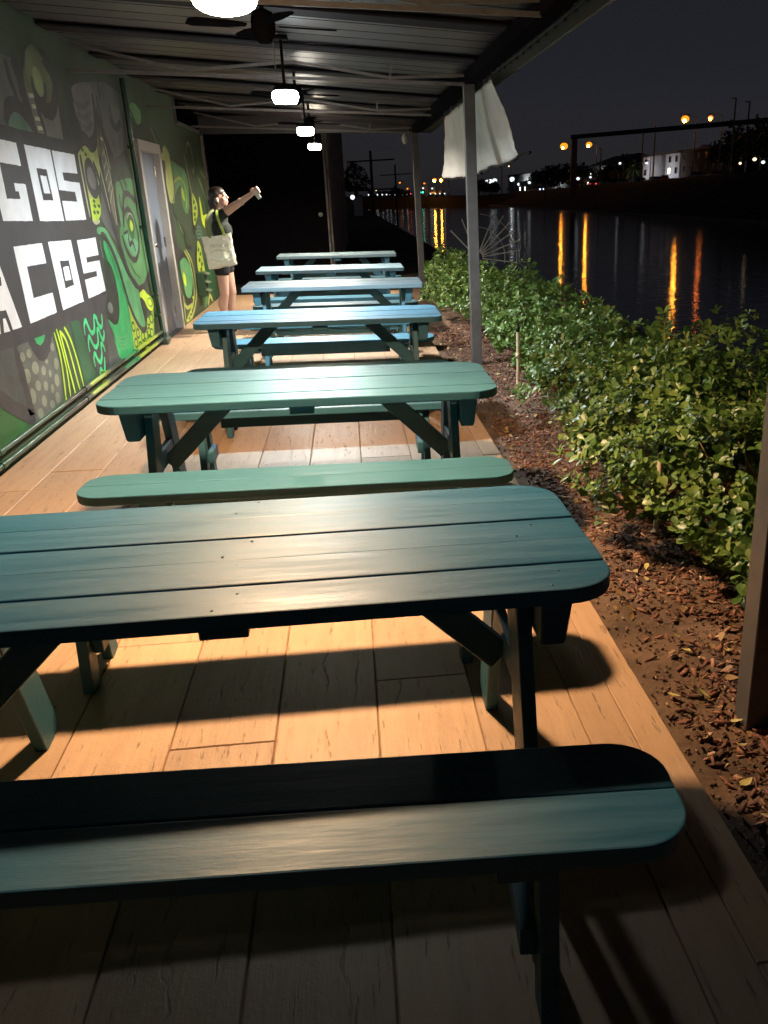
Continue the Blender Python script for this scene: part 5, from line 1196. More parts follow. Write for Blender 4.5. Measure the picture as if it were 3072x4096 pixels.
def unit(a): return a / (np.linalg.norm(a, axis=-1, keepdims=True) + 1e-9)
def shrub(x, y, rx, ry, h, tips, ll, seed, label, group='hedge shrubs beside the patio', z0=-0.06, name='shrub', cat='shrub', mat=None, per=6, up=0.55, twigs=22, low=0.06):
    r_ = np.random.default_rng(seed)
    root = empty(name, (x, y, z0), 0, label, cat, group)
    d = unit(r_.normal(size=(tips, 3))); d[:, 2] = np.abs(d[:, 2]) * 1.05 - 0.28; d = unit(d)
    lump = 1 + 0.24 * np.sin(d[:, 0] * 4.1 + seed) * np.cos(d[:, 1] * 3.7 + seed * 2) + 0.14 * np.sin(d[:, 2] * 7 + d[:, 0] * 6 + seed)
    rad = (0.55 + 0.47 * r_.random(tips) ** 0.45) * lump
    rad *= 1 + (r_.random(tips) > 0.965) * r_.random(tips) * 0.22
    c0 = h * 0.42
    tip = np.stack([d[:, 0] * rx * rad, d[:, 1] * ry * rad, c0 + np.where(d[:, 2] > 0, d[:, 2] * (h - c0), d[:, 2] * c0 * 1.25) * rad], 1)
    tip[:, 2] = np.maximum(tip[:, 2], low + r_.random(tips) * 0.08)
    ax = unit(d * (1 - up) + np.array([0, 0, up]) + r_.normal(size=d.shape) * 0.28)
    base = np.repeat(tip, per, 0); A = np.repeat(ax, per, 0); n = len(base)
    ph_ = (np.tile(np.arange(per), tips) * 2.4 + np.repeat(r_.random(tips) * 6.28, per))
    u = unit(np.cross(A, np.array([0.3, 0.5, 0.81]) + r_.normal(size=(n, 3)) * 0.1)); w = np.cross(A, u)
    radial = u * np.cos(ph_)[:, None] + w * np.sin(ph_)[:, None]
    th = np.radians(r_.uniform(38, 82, n))
    axis = unit(A * np.cos(th)[:, None] + radial * np.sin(th)[:, None] + r_.normal(size=(n, 3)) * 0.12)
    nor = unit(A - axis * np.sum(A * axis, 1)[:, None] + r_.normal(size=(n, 3)) * 0.15)
    nor = unit(nor - axis * np.sum(nor * axis, 1)[:, None])
    base = base - A * (np.tile(np.arange(per), tips) / per * ll * 0.8)[:, None]
    L = ll * r_.uniform(0.45, 1.25, n); Wd = L * r_.uniform(0.55, 0.75, n)
    rnd = np.clip(np.repeat(r_.random(tips), per) * 0.55 + r_.random(n) * 0.42, 0, 0.95); rnd[r_.random(n) > 0.985] = 1.0
    fo = link('foliage', leaves_mesh('foliage', base, axis, nor, L, Wd, rnd), mat or LEAF, root); fo['kind'] = 'stuff'
    if twigs:
        idx = r_.choice(tips, twigs, replace=False); mb = MB()
        for i in idx:
            e = Vector(tip[i]); s_ = Vector((r_.normal() * 0.06, r_.normal() * 0.06, 0)); md = s_.lerp(e, 0.5) + Vector((r_.normal() * 0.05, r_.normal() * 0.05, 0.04))
            mb.tube([s_, md, e], [0.011, 0.007, 0.003], 5)
        mb.build('stem', TWIG if mat is None else BARK, root)
    return root
hed = [(1.93, 2.85, .64, .62, .64, 1120, .047, 'low shrub at the foot of the nearest canopy post, its leaves spilling on the mulch'),
       (1.88, 3.75, .74, .62, .82, 1330, .047, 'shrub with a cream sprinkler riser standing in its leaves, close to the nearest post'),
       (1.95, 4.80, .66, .58, .88, 1400, .047, 'shrub with a dark gap under its branches and bare yellow twigs'),
       (2.02, 5.75, .55, .62, .72, 1147, .046, 'shrub with one leafy sprig rising tall against the black water'),
       (1.95, 6.75, .62, .56, .80, 1080, .046, 'rounded shrub of the hedge in front of the dark water, just beyond the tall sprig'),
       (1.95, 7.85, .56, .66, .66, 1040, .045, 'shrub around the tall thin cream sprinkler riser'),
       (1.92, 8.95, .62, .56, .77, 975, .045, 'shrub standing right behind the second canopy post'),
       (2.02, 10.05, .56, .66, .68, 750, .05, 'shrub of the hedge just past the second canopy post'),
       (1.98, 11.2, .55, .64, .76, 650, .05, 'small-leaved shrub midway between the second and third posts'),
       (1.80, 12.4, .60, .68, .76, 650, .05, 'shrub under the hanging white curtain\'s far end'),
       (1.72, 13.6, .58, .66, .78, 600, .05, 'shrub just before the third canopy post'),
       (1.68, 14.85, .52, .66, .76, 550, .05, 'shrub at the foot of the third canopy post'),
       (1.75, 16.0, .50, .60, .74, 450, .05, 'last shrub at the dim far end of the hedge'),
       (2.95, 3.55, .60, .65, .68, 840, .047, 'shrub of the back row at the picture edge behind the nearest post'),
       (2.95, 4.75, .60, .65, .68, 770, .047, 'shrub of the back row on the water side of the one with bare twigs')]
SHR = [shrub(x, y, rx, ry, h, tp, ll, 11 + i, lab) for i, (x, y, rx, ry, h, tp, ll, lab) in enumerate(hed)]
# the tall sprig
spr = [[(0.0, -0.15, 0.45), (-0.06, -0.30, 0.72), (-0.12, -0.38, 0.95)], [(0.0, -0.15, 0.45), (0.06, -0.36, 0.70), (0.12, -0.50, 0.86)], [(0, -0.15, 0.5), (-0.02, -0.42, 0.66), (0.02, -0.62, 0.80)]]
mb = MB(); B_, A_, N_, L__ = [], [], [], []
r_ = np.random.default_rng(77)
for st in spr:
    q = crom3(st, 8); mb.tube(q, [0.009 - 0.006 * i / (len(q) - 1) for i in range(len(q))], 6)
    for i in range(5, len(q)):
        d = (q[i] - q[i - 1]).normalized(); d = np.array(d)
        for k in range(3 if i < len(q) - 1 else 7):
            a = i * 2.4 + k * 2.1 + r_.random(); u = unit(np.cross(d, [0.3, 0.9, 0.2])); w = np.cross(d, u); rad = u * math.cos(a) + w * math.sin(a)
            ax = unit(d * 0.55 + rad); B_.append(np.array(q[i])); A_.append(ax); nn = unit(d - ax * d.dot(ax)); N_.append(nn); L__.append(r_.uniform(0.045, 0.07))
L__ = np.array(L__)
fo = link('foliage', leaves_mesh('foliage', np.array(B_), np.array(A_), np.array(N_), L__, L__ * 0.62, 0.4 + 0.5 * r_.random(len(L__))), LEAF, SHR[3]); fo['kind'] = 'stuff'
mb.build('stem', TWIG, SHR[3])

# bark mulch, dead leaves and crumbs on the bed
def chips(name, n, x0, x1, y0, y1, smin, smax, mat, seed, thick=0.12):
    r_ = np.random.default_rng(seed)
    X = r_.uniform(x0, x1, n); Y = y0 + (y1 - y0) * r_.random(n) ** 1.6
    dn_ = np.array([noise.noise(Vector((x * 1.3, y * 1.1, 4.0))) for x, y in zip(X, Y)]) + (X - 1.28) * 1.1 - np.clip(2.6 - Y, 0, 2) * 0.35 + r_.normal(size=n) * 0.12
    if thick < 0.5: kp = dn_ > -0.32; X, Y = X[kp], Y[kp]; n = len(X)
    L = smin + (smax - smin) * r_.random(n) ** 1.8; Wd = L * r_.uniform(0.10, 0.42, n) ** 1.1; Tn = L * thick
    a = r_.uniform(0, 6.28, n); tl = r_.normal(size=n) * 0.35; tl2 = r_.normal(size=n) * 0.3
    ux = np.stack([np.cos(a) * np.cos(tl), np.sin(a) * np.cos(tl), np.sin(tl)], 1)
    up_ = unit(np.stack([r_.normal(size=n) * 0.25, r_.normal(size=n) * 0.25, np.ones(n)], 1)); uy = unit(np.cross(up_, ux)); uz = np.cross(ux, uy)
    Z = np.array([soil_z(x, y) for x, y in zip(X, Y)]) + Tn * 0.3 + 0.004
    C_ = np.stack([X, Y, Z], 1); P = np.zeros((n, 8, 3)); k = 0
    for sx_ in (-.5, .5):
        for sy_ in (-.5, .5):
            for sz_ in (-.5, .5):
                j = r_.uniform(0.55, 1.1, (n, 1))
                P[:, k] = C_ + ux * (L * sx_)[:, None] * j + uy * (Wd * sy_)[:, None] * j + uz * (Tn * sz_)[:, None]; k += 1
    q = np.array([(0, 1, 3, 2), (4, 6, 7, 5), (0, 4, 5, 1), (2, 3, 7, 6), (0, 2, 6, 4), (1, 5, 7, 3)])
    Q = (q.reshape(1, -1) + (np.arange(n) * 8)[:, None]).reshape(-1, 4)
    me = bpy.data.meshes.new(name); me.vertices.add(n * 8); me.vertices.foreach_set('co', P.reshape(-1))
    me.loops.add(len(Q) * 4); me.loops.foreach_set('vertex_index', Q.reshape(-1).astype(np.int32)); me.polygons.add(len(Q))
    me.polygons.foreach_set('loop_start', (np.arange(len(Q)) * 4).astype(np.int32))
    at = me.attributes.new('rnd', 'FLOAT', 'POINT'); at.data.foreach_set('value', np.repeat(r_.random(n), 8).astype(np.float32))
    me.update(calc_edges=True); return link(name, me, mat)
def rnd_mat(name, stops, rough=0.85):
    m, t, b = nt(name); at = N(t, 'ShaderNodeAttribute', attribute_name='rnd'); r_ = ramp(t, at.outputs['Fac'], stops)
    t.links.new(r_.outputs[0], b.inputs['Base Color']); b.inputs['Roughness'].default_value = rough; return m
tag(chips('bark_mulch', 30000, 1.0, 2.3, 1.0, 12.0, 0.008, 0.060, rnd_mat('bark_mulch', [(0, (0.06, 0.026, 0.018)), (0.45, (0.15, 0.058, 0.036)), (0.82, (0.27, 0.12, 0.075)), (0.95, (0.38, 0.22, 0.14)), (1, (0.5, 0.36, 0.24))]), 5), 'reddish brown bark mulch strewn over the bed', None, None, 'stuff')
tag(chips('soil_crumbs', 8000, 0.94, 2.0, 0.9, 10.0, 0.005, 0.018, rnd_mat('soil_crumbs', [(0, (0.06, 0.035, 0.022)), (0.6, (0.14, 0.085, 0.05)), (0.92, (0.22, 0.14, 0.085)), (1, (0.42, 0.33, 0.22))]), 6, 0.7), 'small crumbs of soil and gravel along the patio edge', None, None, 'stuff')
n_ = 240; r_ = np.random.default_rng(9)
bx = np.stack([r_.uniform(1.0, 1.6, n_), 1.6 + 9 * r_.random(n_) ** 1.6, np.zeros(n_)], 1); bx[:, 2] = [soil_z(x, y) + 0.02 for x, y, _ in bx]
aa = r_.uniform(0, 6.28, n_); axx = unit(np.stack([np.cos(aa), np.sin(aa), r_.normal(size=n_) * 0.3], 1)); nn_ = unit(np.stack([r_.normal(size=n_) * .4, r_.normal(size=n_) * .4, np.ones(n_)], 1)); nn_ = unit(nn_ - axx * np.sum(nn_ * axx, 1)[:, None])
LL = r_.uniform(0.025, 0.055, n_)
fl = link('fallen_leaves', leaves_mesh('fallen_leaves', bx, axx, nn_, LL, LL * 0.6, r_.random(n_), -0.2), rnd_mat('fallen_leaf', [(0, (0.16, 0.075, 0.03)), (0.5, (0.30, 0.19, 0.07)), (0.8, (0.42, 0.36, 0.12)), (1, (0.5, 0.45, 0.33))], 0.6))
tag(fl, 'dry leaves fallen on the mulch', None, None, 'stuff')

def riser(x, y, h, label):
    t_ = empty('sprinkler_riser', (x, y, -0.08), 0, label, 'sprinkler', 'sprinkler risers in the hedge')
    MB().tube([(0, 0, 0), (0.004, 0, h * 0.5), (0.0, 0, h)], 0.0135, 12).build('pipe', M['pvc'], t_)
    MB().lathe([(0.0135, 0), (0.017, 0.002), (0.017, 0.03), (0.013, 0.034), (0.013, 0.06), (0.0005, 0.062)], 14, (0, 0, h)).build('nozzle', M['black'], t_)
    MB().lathe([(0.0136, 0), (0.018, 0), (0.018, 0.04), (0.0136, 0.04)], 14, (0, 0, h * 0.6)).build('coupling', M['pvc'], t_)
riser(1.42, 7.70, 0.55, 'tall thin cream sprinkler riser with a black nozzle at the hedge front')
riser(1.46, 4.03, 0.46, 'short cream sprinkler riser half hidden among the near leaves')

# radial fan of bars closing the canal edge
ff = empty('radial_fence', (2.78, 20.0, 0.30), 0, 'grey fan-shaped guard of radiating steel bars at the water edge', 'fence')
fm = simple('galvanised_bar', (0.72, 0.72, 0.70), 0.5, 0.15, 8, 0.3)
for k, (ang, ln) in enumerate(((90, .70), (66, 1.06), (55, 1.02), (44, 1.02), (33, 1.0), (20, 1.0), (8, .95), (-8, .9), (112, .85), (135, .8))):
    a = R(ang); MB().bar((0.12 * math.cos(a), 0, 0.12 * math.sin(a)), (ln * math.cos(a), 0, ln * math.sin(a)), 0.022, 0.022, up=(0, 1, 0)).build('bar', fm, ff)
for rr in (0.62, 0.88):
    MB().tube([(rr * math.cos(R(a)), 0.012, rr * math.sin(R(a))) for a in range(-12, 92, 8)], 0.008, 6).build('ring_bar', fm, ff)
MB().bar((0, 0, -0.6), (0, 0, 0.12), 0.05, 0.05, up=(0, 1, 0)).build('post', fm, ff)

# dark building past the end of the patio, its side clad in ribs
db = empty('dark_building', (-0.37, 20.0, -0.1), R(-1.15), 'near-black building beyond the patio end with a ribbed side wall', 'building')
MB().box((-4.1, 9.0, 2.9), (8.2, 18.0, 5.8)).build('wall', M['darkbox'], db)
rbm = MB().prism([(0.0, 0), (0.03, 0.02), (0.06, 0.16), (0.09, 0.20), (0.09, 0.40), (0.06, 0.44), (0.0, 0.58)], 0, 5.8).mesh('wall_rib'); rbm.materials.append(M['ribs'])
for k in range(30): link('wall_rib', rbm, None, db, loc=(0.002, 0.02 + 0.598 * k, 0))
MB().lathe([(0.0005, 0), (0.045, 0), (0.045, 0.02), (0.0005, 0.03)], 16).build('round_plate', simple('pale_plate', (0.7, 0.66, 0.62), 0.4), db, loc=(-0.13, -0.004, 1.33), rot=(R(90), 0, 0))
MB().bar((-8.2, -0.02, 5.75), (0.1, -0.02, 5.75), 0.12, 0.16).build('eave', M['darkbox'], db)

# ------------------------------------------------------------------ across the water
GO = {'orange': glow('sodium_glow', (1.0, 0.27, 0.015), 1.8), 'white': glow('white_glow', (0.85, 0.95, 1.0), 1.6), 'warm': glow('warm_glow', (1.0, 0.75, 0.45), 2.2), 'red': glow('red_glow', (1.0, 0.05, 0.06), 6),
      'green': glow('green_glow', (0.05, 1.0, 0.5), 5), 'blue': glow('blue_glow', (0.45, 0.55, 1.0), 10), 'dim': glow('dim_sodium_glow', (1.0, 0.22, 0.04), 2.2), 'window': glow('window_glow', (1.0, 0.93, 0.75), 6)}
BULB = {'orange': glow('sodium_bulb', (1.0, 0.34, 0.030), 220), 'dim': glow('dim_sodium_bulb', (1.0, 0.20, 0.03), 26), 'white': glow('white_bulb', (0.8, 0.9, 1.0), 22)}
DK = simple('dark_pole_paint', (0.03, 0.03, 0.032), 0.6); PO = simple('grey_pole', (0.11, 0.11, 0.115), 0.6)
def street_lamp(x, y, z, col, r_, label, group, zb=None, arm=(-1.8, 0.6)):
    zb = road_z(y) - 0.1 if zb is None else zb
    t_ = empty('street_lamp', (x + arm[0] * -1, y + arm[1] * -1, zb), 0, label, 'street lamp', group)
    h = z - zb + 0.35
    MB().tube([(0, 0, 0), (0, 0, h * 0.6), (0, 0, h)], [0.13, 0.10, 0.07], 8).build('pole', PO, t_)
    MB().tube([(0, 0, h - 0.1), (arm[0] * 0.5, arm[1] * 0.5, h + 0.2), (arm[0], arm[1], h + 0.12)], 0.05, 6).build('arm', PO, t_)
    MB().sphere((arm[0], arm[1], h - 0.30), r_, 8, (1, 1, 0.8)).build('lamp_glow', GO[col], t_)  # oversized glowing ball that stands for the halo round the lamp
    if col in BULB and (r_ > 0.4 and (col != 'white' or r_ == 0.9 or y == 402)): MB().sphere((arm[0] - r_ * 0.42, arm[1] - r_ * 0.72, h - 0.30 - r_ * 0.42), 0.28, 8).build('bulb', BULB[col], t_)
    MB().box((arm[0], arm[1], h + 0.05 + r_ * 0.45), (r_ * 2.2, r_ * 1.4, 0.12)).build('lamp_head', DK, t_)
SG = 'street lamps across the canal'
for x, y, z, c, r_, lab in ((60, 257.7, 12.9, 'orange', 1.05, 'brightest orange street lamp, beside the dark gantry column'),
                            (60, 231.0, 12.0, 'orange', .75, 'orange street lamp just past the gantry column on the side of the apartment block'),
                            (60, 165.3, 12.85, 'orange', .70, 'orange street lamp above the dark gantry beam'),
                            (60, 153.5, 12.2, 'dim', .42, 'dim reddish street lamp above the gantry beam near the picture edge'),
                            (23.8, 249, 4.95, 'orange', .50, 'low orange lamp under the curtain\'s far corner, first of a pair'),
                            (25.6, 249, 5.0, 'orange', .50, 'low orange lamp under the curtain\'s far corner, second of a pair')):
    street_lamp(x, y, z, c, r_, lab, SG, zb=0.9 if y == 249 else None)
ZB = 1.0
for x, z, c, lab in ((14.86, 4.45, 'orange', 'small orange lamp high over the traffic, between the two far posts'), (21.3, 4.2, 'orange', 'small orange lamp just past the third post'),
                     (16.8, 3.0, 'orange', 'low orange lamp above the traffic next to the third post'), (19.6, 3.1, 'white', 'small white lamp by the green signals'),
                     (20.95, 3.05, 'white', 'small white lamp past the green signals'), (23.35, 2.95, 'white', 'small white lamp over the white headlights under the curtain'), (8.56, 2.8, 'warm', 'small yellow lamp at the near end of the traffic')):
    street_lamp(x, 252, z, c, 0.24, lab, 'small lamps along the crossing road', zb=ZB, arm=(-0.6, 0.2))
def signal(x, z, col, label):
    t_ = empty('traffic_signal', (x, 251, ZB), 0, label, 'traffic light', 'traffic lights on the crossing road')
    MB().tube([(0, 0.12, 0), (0, 0.12, z - ZB + 0.2)], 0.05, 6).build('pole', DK, t_)
    MB().box((0, 0.05, z - ZB - 0.05), (0.34, 0.2, 0.85)).build('signal_head', DK, t_)
    MB().sphere((0, -0.08, z - ZB), 0.20, 6).build('lens', GO[col], t_)
for x, z, c, lab in ((12.12, 1.69, 'red', 'red traffic light left of the dark round tree'), (15.71, 2.03, 'red', 'red traffic light above white headlights'), (16.32, 1.96, 'red', 'red traffic light beside the third post'),
                     (20.09, 2.12, 'green', 'green traffic light, nearer the post'), (20.70, 2.11, 'green', 'green traffic light, farther from the post'),
                     (8.94, 1.84, 'dim', 'amber light low over the cars at the near end'), (9.72, 2.03, 'dim', 'amber light over the second car'), (10.5, 2.28, 'dim', 'amber light over the white headlights'), (11.27, 2.27, 'dim', 'amber light beside the first red signal')):
    signal(x, z, c, lab)
def car(x, y, zb, rz, col, lights, label, group, tail=False):
    t_ = empty('parked_car' if group[0] == 'p' else 'car', (x, y, zb), rz, label, 'car', group)
    b_ = MB()
    sec = [(-2.15, .35, .78), (-2.05, .30, .92), (-0.9, .28, .98), (0.9, .28, .95), (2.0, .30, .80), (2.15, .36, .66)]
    V = []
    for x_, a_, c_ in sec: V += [(x_, -.86, a_), (x_, .86, a_), (x_, .80, c_), (x_, -.80, c_)]
    F = [(0, 1, 2, 3), (23, 22, 21, 20)]
    for i in range(5):
        for k in range(4): F.append((4 * i + k, 4 * i + 4 + k, 4 * i + 4 + (k + 1) % 4, 4 * i + (k + 1) % 4))
    b_.add(V, F); b_.build('body', col, t_)
    c_ = MB(); V = [(-1.7, -.74, .95), (-1.7, .74, .95), (1.1, .74, .95), (1.1, -.74, .95), (-1.2, -.6, 1.42), (-1.2, .6, 1.42), (.35, .6, 1.42), (.35, -.6, 1.42)]
    c_.add(V, [(0, 1, 2, 3), (7, 6, 5, 4), (0, 4, 5, 1), (1, 5, 6, 2), (2, 6, 7, 3), (3, 7, 4, 0)]); c_.build('cabin', simple('car_glass', (0.02, 0.022, 0.025), 0.15), t_)
    for x_ in (-1.35, 1.35):
        for s in (-.84, .84): MB().tube([(x_, s - .1, .32), (x_, s + .1, .32)], 0.32, 12).build('wheel', M['black'], t_)
    for s in (-.62, .62):
        if lights: MB().sphere((2.12, s, .62), 0.17, 6).build('headlight', GO[lights], t_)
        if tail: MB().sphere((-2.14, s, .74), 0.10, 6).build('tail_light', GO['red'], t_)
carw = simple('car_paint_pale', (0.35, 0.35, 0.36), 0.3); card = simple('car_paint_dark', (0.03, 0.03, 0.035), 0.25); carr = simple('car_paint_red', (0.16, 0.02, 0.02), 0.25)
CG = 'cars with headlights on the crossing road'
for i, (x, y, rz, c, l_, tail, lab) in enumerate(((7.2, 250, -95, card, 'white', 0, 'car at the near end of the crossing road, white headlights'), (9.2, 249, -88, card, 'white', 0, 'dark car with the brightest pair of headlights in the first group'),
        (10.8, 250, -100, carw, 'white', 0, 'pale car with bluish headlights beside the dark car'), (12.3, 251, -80, card, 'white', 0, 'car under the first red traffic light'), (13.4, 252, 92, carr, None, 1, 'red car seen from behind, tail lights on'),
        (15.6, 249, -90, card, 'white', 0, 'car with bright headlights before the third post'), (17.0, 252, 85, card, None, 1, 'dark car with red tail lights hidden partly by the third post'), (23.1, 249, -92, carw, 'white', 0, 'pale car with headlights under the curtain corner'), (25.3, 249, -86, card, 'white', 0, 'dark car with headlights past the curtain corner'))):
    car(x, y, 1.08, R(rz), c, l_, lab, CG, tail)
PG = 'parked and passing cars on the far bank road'
for i, (y, x, rz, c, l_, tail, lab) in enumerate(((263, 54, -70, carw, 'blue', 1, 'car with bluish headlights at the foot of the gantry column'), (204, 54, 80, carr, None, 1, 'red car whose tail lights show past the bank edge'), (188, 60, 60, card, 'warm', 0, 'dark car before the white apartment wall'),
        (181, 61, -60, carw, 'white', 0, 'pale car lit beside the apartment block'), (174, 60, 70, carr, 'warm', 0, 'reddish car in front of the apartment windows'), (156, 60, -65, carw, 'warm', 0, 'pale car under the bare grey pole'), (152, 62, -70, carw, 'white', 0, 'white car beside the warm lamp'))):
    car(x, y, road_z(y) + 0.05, R(rz), c, l_, lab, PG, tail)

def block(x0, x1, y0, y1, zb, zt, wallm, name, label, storeys=3, bays=6, lit=(), roof=True, wm=None):
    t_ = empty(name, (x0, (y0 + y1) / 2, zb), 0, label, 'building')
    w = y1 - y0; h = zt - zb
    MB().box(((x1 - x0) / 2, 0, h / 2), (x1 - x0, w, h)).build('wall', wallm, t_)
    if roof: MB().box(((x1 - x0) / 2, 0, h + 0.2), (x1 - x0 + 1.0, w + 1.0, 0.4)).build('roof', DK, t_)
    for s in range(storeys):
        for b_ in range(bays):
            yy = -w / 2 + w * (b_ + 0.5) / bays; zz = h * (s + 0.52) / storeys
            f_ = MB().box((-0.03, yy, zz), (0.14, 1.5, 1.35)).build('window', simple('window_frame', (0.15, 0.15, 0.15), 0.6) if (s, b_) == (0, 0) else bpy.data.materials.get('window_frame') or DK, t_)
            MB().box((-0.115, yy, zz), (0.03, 1.2, 1.1)).build('pane', GO['window'] if (s, b_) in lit else (wm or bpy.data.materials.get('car_glass')), f_)
    return t_
wp = simple('white_stucco', (0.62, 0.60, 0.62), 0.8, 0.1, 0.6); bp = simple('brown_stucco', (0.13, 0.09, 0.075), 0.85, 0.15, 0.5); lp_ = simple('pale_grey_stucco', (0.40, 0.42, 0.40), 0.8, 0.12, 0.4)
apt = block(75, 88, 208, 234.5, 2.0, 9.2, wp, 'apartment_block', 'white three-storey apartment block lit by a white lamp across the canal', 3, 6, ((0, 5), (1, 1)))
MB().box((-0.4, 1.0, 3.6), (0.9, 9.0, 7.0)).build('stair_tower', simple('grey_stucco', (0.30, 0.29, 0.30), 0.85), apt)
MB().box((6, -12, 8.0), (1.6, 2.0, 1.6)).build('roof_box', wp, apt)
block(75.2, 90, 178, 207.6, 2.2, 9.3, bp, 'apartment_block', 'brown unlit apartment block joined to the white one', 3, 7, ((2, 1), (0, 4)))
block(85, 100, 345, 490, 1.0, 9.6, lp_, 'long_hall', 'long low pale building behind the dark trees across the canal', 1, 14, (), True)
gb = block(85, 100, 285, 327, 1.2, 9.6, wp, 'gable_house', 'pale building with a sloping roof just past the gantry column', 2, 5, ((1, 4),), False)
g2 = MB(); g2.add([(-0.6, -22, 8.3), (-0.6, 22, 8.3), (16, 22, 8.3), (16, -22, 8.3), (7, -14, 11.2), (7, 14, 11.2)], [(0, 1, 5, 4), (1, 2, 5), (2, 3, 4, 5), (3, 0, 4), (3, 2, 1, 0)]); g2.build('roof', DK, gb)
for k, (x, y, w, h, lt, lab) in enumerate(((70, 273, 9, 3.6, ((0, 1),), 'small low house with one lit window beyond the gantry column'), (66, 256, 8, 3.2, ((0, 0),), 'small low house behind the bluish headlights'), (63, 333, 14, 4.0, ((0, 2), (0, 0)), 'long low house with two lit windows under the dark trees'), (60, 432, 16, 4.5, ((0, 1),), 'low house left of the flood lamps'), (70, 143, 9, 3.6, ((0, 0), (0, 2)), 'low house with lit windows near the picture edge'), (72, 130, 9, 3.4, ((0, 1),), 'low house at the picture edge under dark trees'))):
    block(x, x + 8, y - w / 2, y + w / 2, road_z(y) - 0.2, road_z(y) + h, lp_, 'small_house', lab, 1, 3, lt)
WG = 'white flood lamps across the canal'
for x, y, z, c, r_, lab in ((62, 410, 6.1, 'white', 1.0, 'white flood lamp at the near end of the bright cluster under the curtain'), (62, 402, 6.2, 'white', 1.0, 'white flood lamp in the middle of the bright cluster'), (62, 390, 6.3, 'white', 1.0, 'white flood lamp at the far end of the bright cluster'),
        (62, 349, 6.2, 'white', .9, 'white flood lamp in front of the long pale building'), (64, 346, 4.4, 'white', .6, 'lower white lamp in front of the long pale building'), (62, 356, 10.7, 'warm', .3, 'tiny yellow lamp high beside the curtain\'s lower edge'),
        (62, 316, 4.6, 'white', .5, 'white lamp at the corner of the long building'), (62, 249, 4.7, 'white', .45, 'white lamp low beside the gantry column'), (63, 240, 4.9, 'white', .3, 'smaller white lamp past the gantry column'),
        (64, 217.5, 7.4, 'white', .3, 'white lamp on a post beside the lit palm'), (66, 204, 7.0, 'white', .3, 'white lamp in front of the apartment block'), (62, 139.5, 5.6, 'warm', .3, 'warm lamp near the picture edge'), (62, 136.4, 5.1, 'white', .28, 'white lamp at the picture edge'), (62, 144.7, 5.2, 'warm', .22, 'warm lamp before the dark trees')):
    street_lamp(x, y, z, c, r_, lab, WG, arm=(-0.8, 0.3))
def flood(x, y, z, w, h, L, rz, label):  # lights added to brighten the far facades, kept unseen by their hoods
    t_ = empty('added_flood_light', (x, y, z), rz, label, 'flood light', 'added hooded lights brightening the far walls')
    hd_ = MB(); hd_.box((-0.25, 0, 0), (0.05, w, h)); hd_.box((0, 0, h / 2 + 0.02), (0.5, w, 0.05)); hd_.box((0, w / 2 + 0.02, 0), (0.5, 0.05, h)); hd_.box((0, -w / 2 - 0.02, 0), (0.5, 0.05, h)); hd_.box((0, 0, -h / 2 - 0.02), (0.5, w, 0.05))
    hd_.build('hood', DK, t_)
    MB().box((-0.18, 0, 0), (0.04, w * 0.9, h * 0.9)).build('lens', glow('added_flood_glow', (0.92, 0.95, 1.0), L), t_)
    MB().tube([(-0.2, 0, -h / 2), (-0.2, 0, -2.5)], 0.06, 6).build('post', DK, t_)
flood(66.5, 226, 4.6, 0.9, 0.5, 800, R(0), 'added hooded light shining on the white apartment wall')
flood(66.5, 213, 4.6, 0.9, 0.5, 400, R(0), 'second added hooded light before the stair tower of the white block')
flood(76, 375, 3.2, 1.2, 0.6, 1500, R(0), 'added hooded light shining on the near half of the long pale building')
flood(76, 440, 3.2, 1.2, 0.6, 1500, R(0), 'added hooded light shining on the far half of the long pale building')
flood(77, 308, 4.0, 0.9, 0.5, 500, R(0), 'added hooded light shining on the gable building')
def tree(x, y, zb, h, rx, ry, seed, label, n=420, ll=0.9, mat=None, name='tree', group='dark trees across the canal'):
    t_ = shrub(x, y, rx, ry, h * 0.78, n, ll, seed, label, group, zb + h * 0.22, name, 'tree', mat or TLEAF, 5, 0.4, 6, -h * 0.05)
    t_.children[0].name = 'crown'
    for ch in t_.children:
        if ch.name.startswith('foliage'): ch.name = 'crown'
        elif ch.name.startswith('stem'): ch.name = 'limb'
    MB().tube([(0, 0, -h * 0.26), (0.1, 0, 0), (0, 0.1, h * 0.4)], [h * 0.035, h * 0.028, h * 0.012], 8).build('trunk', BARK, t_)
    return t_
TLEAF = leaf_mat('dark_tree_leaf', (0.012, 0.022, 0.010), (0.022, 0.036, 0.015), (0.035, 0.052, 0.02))
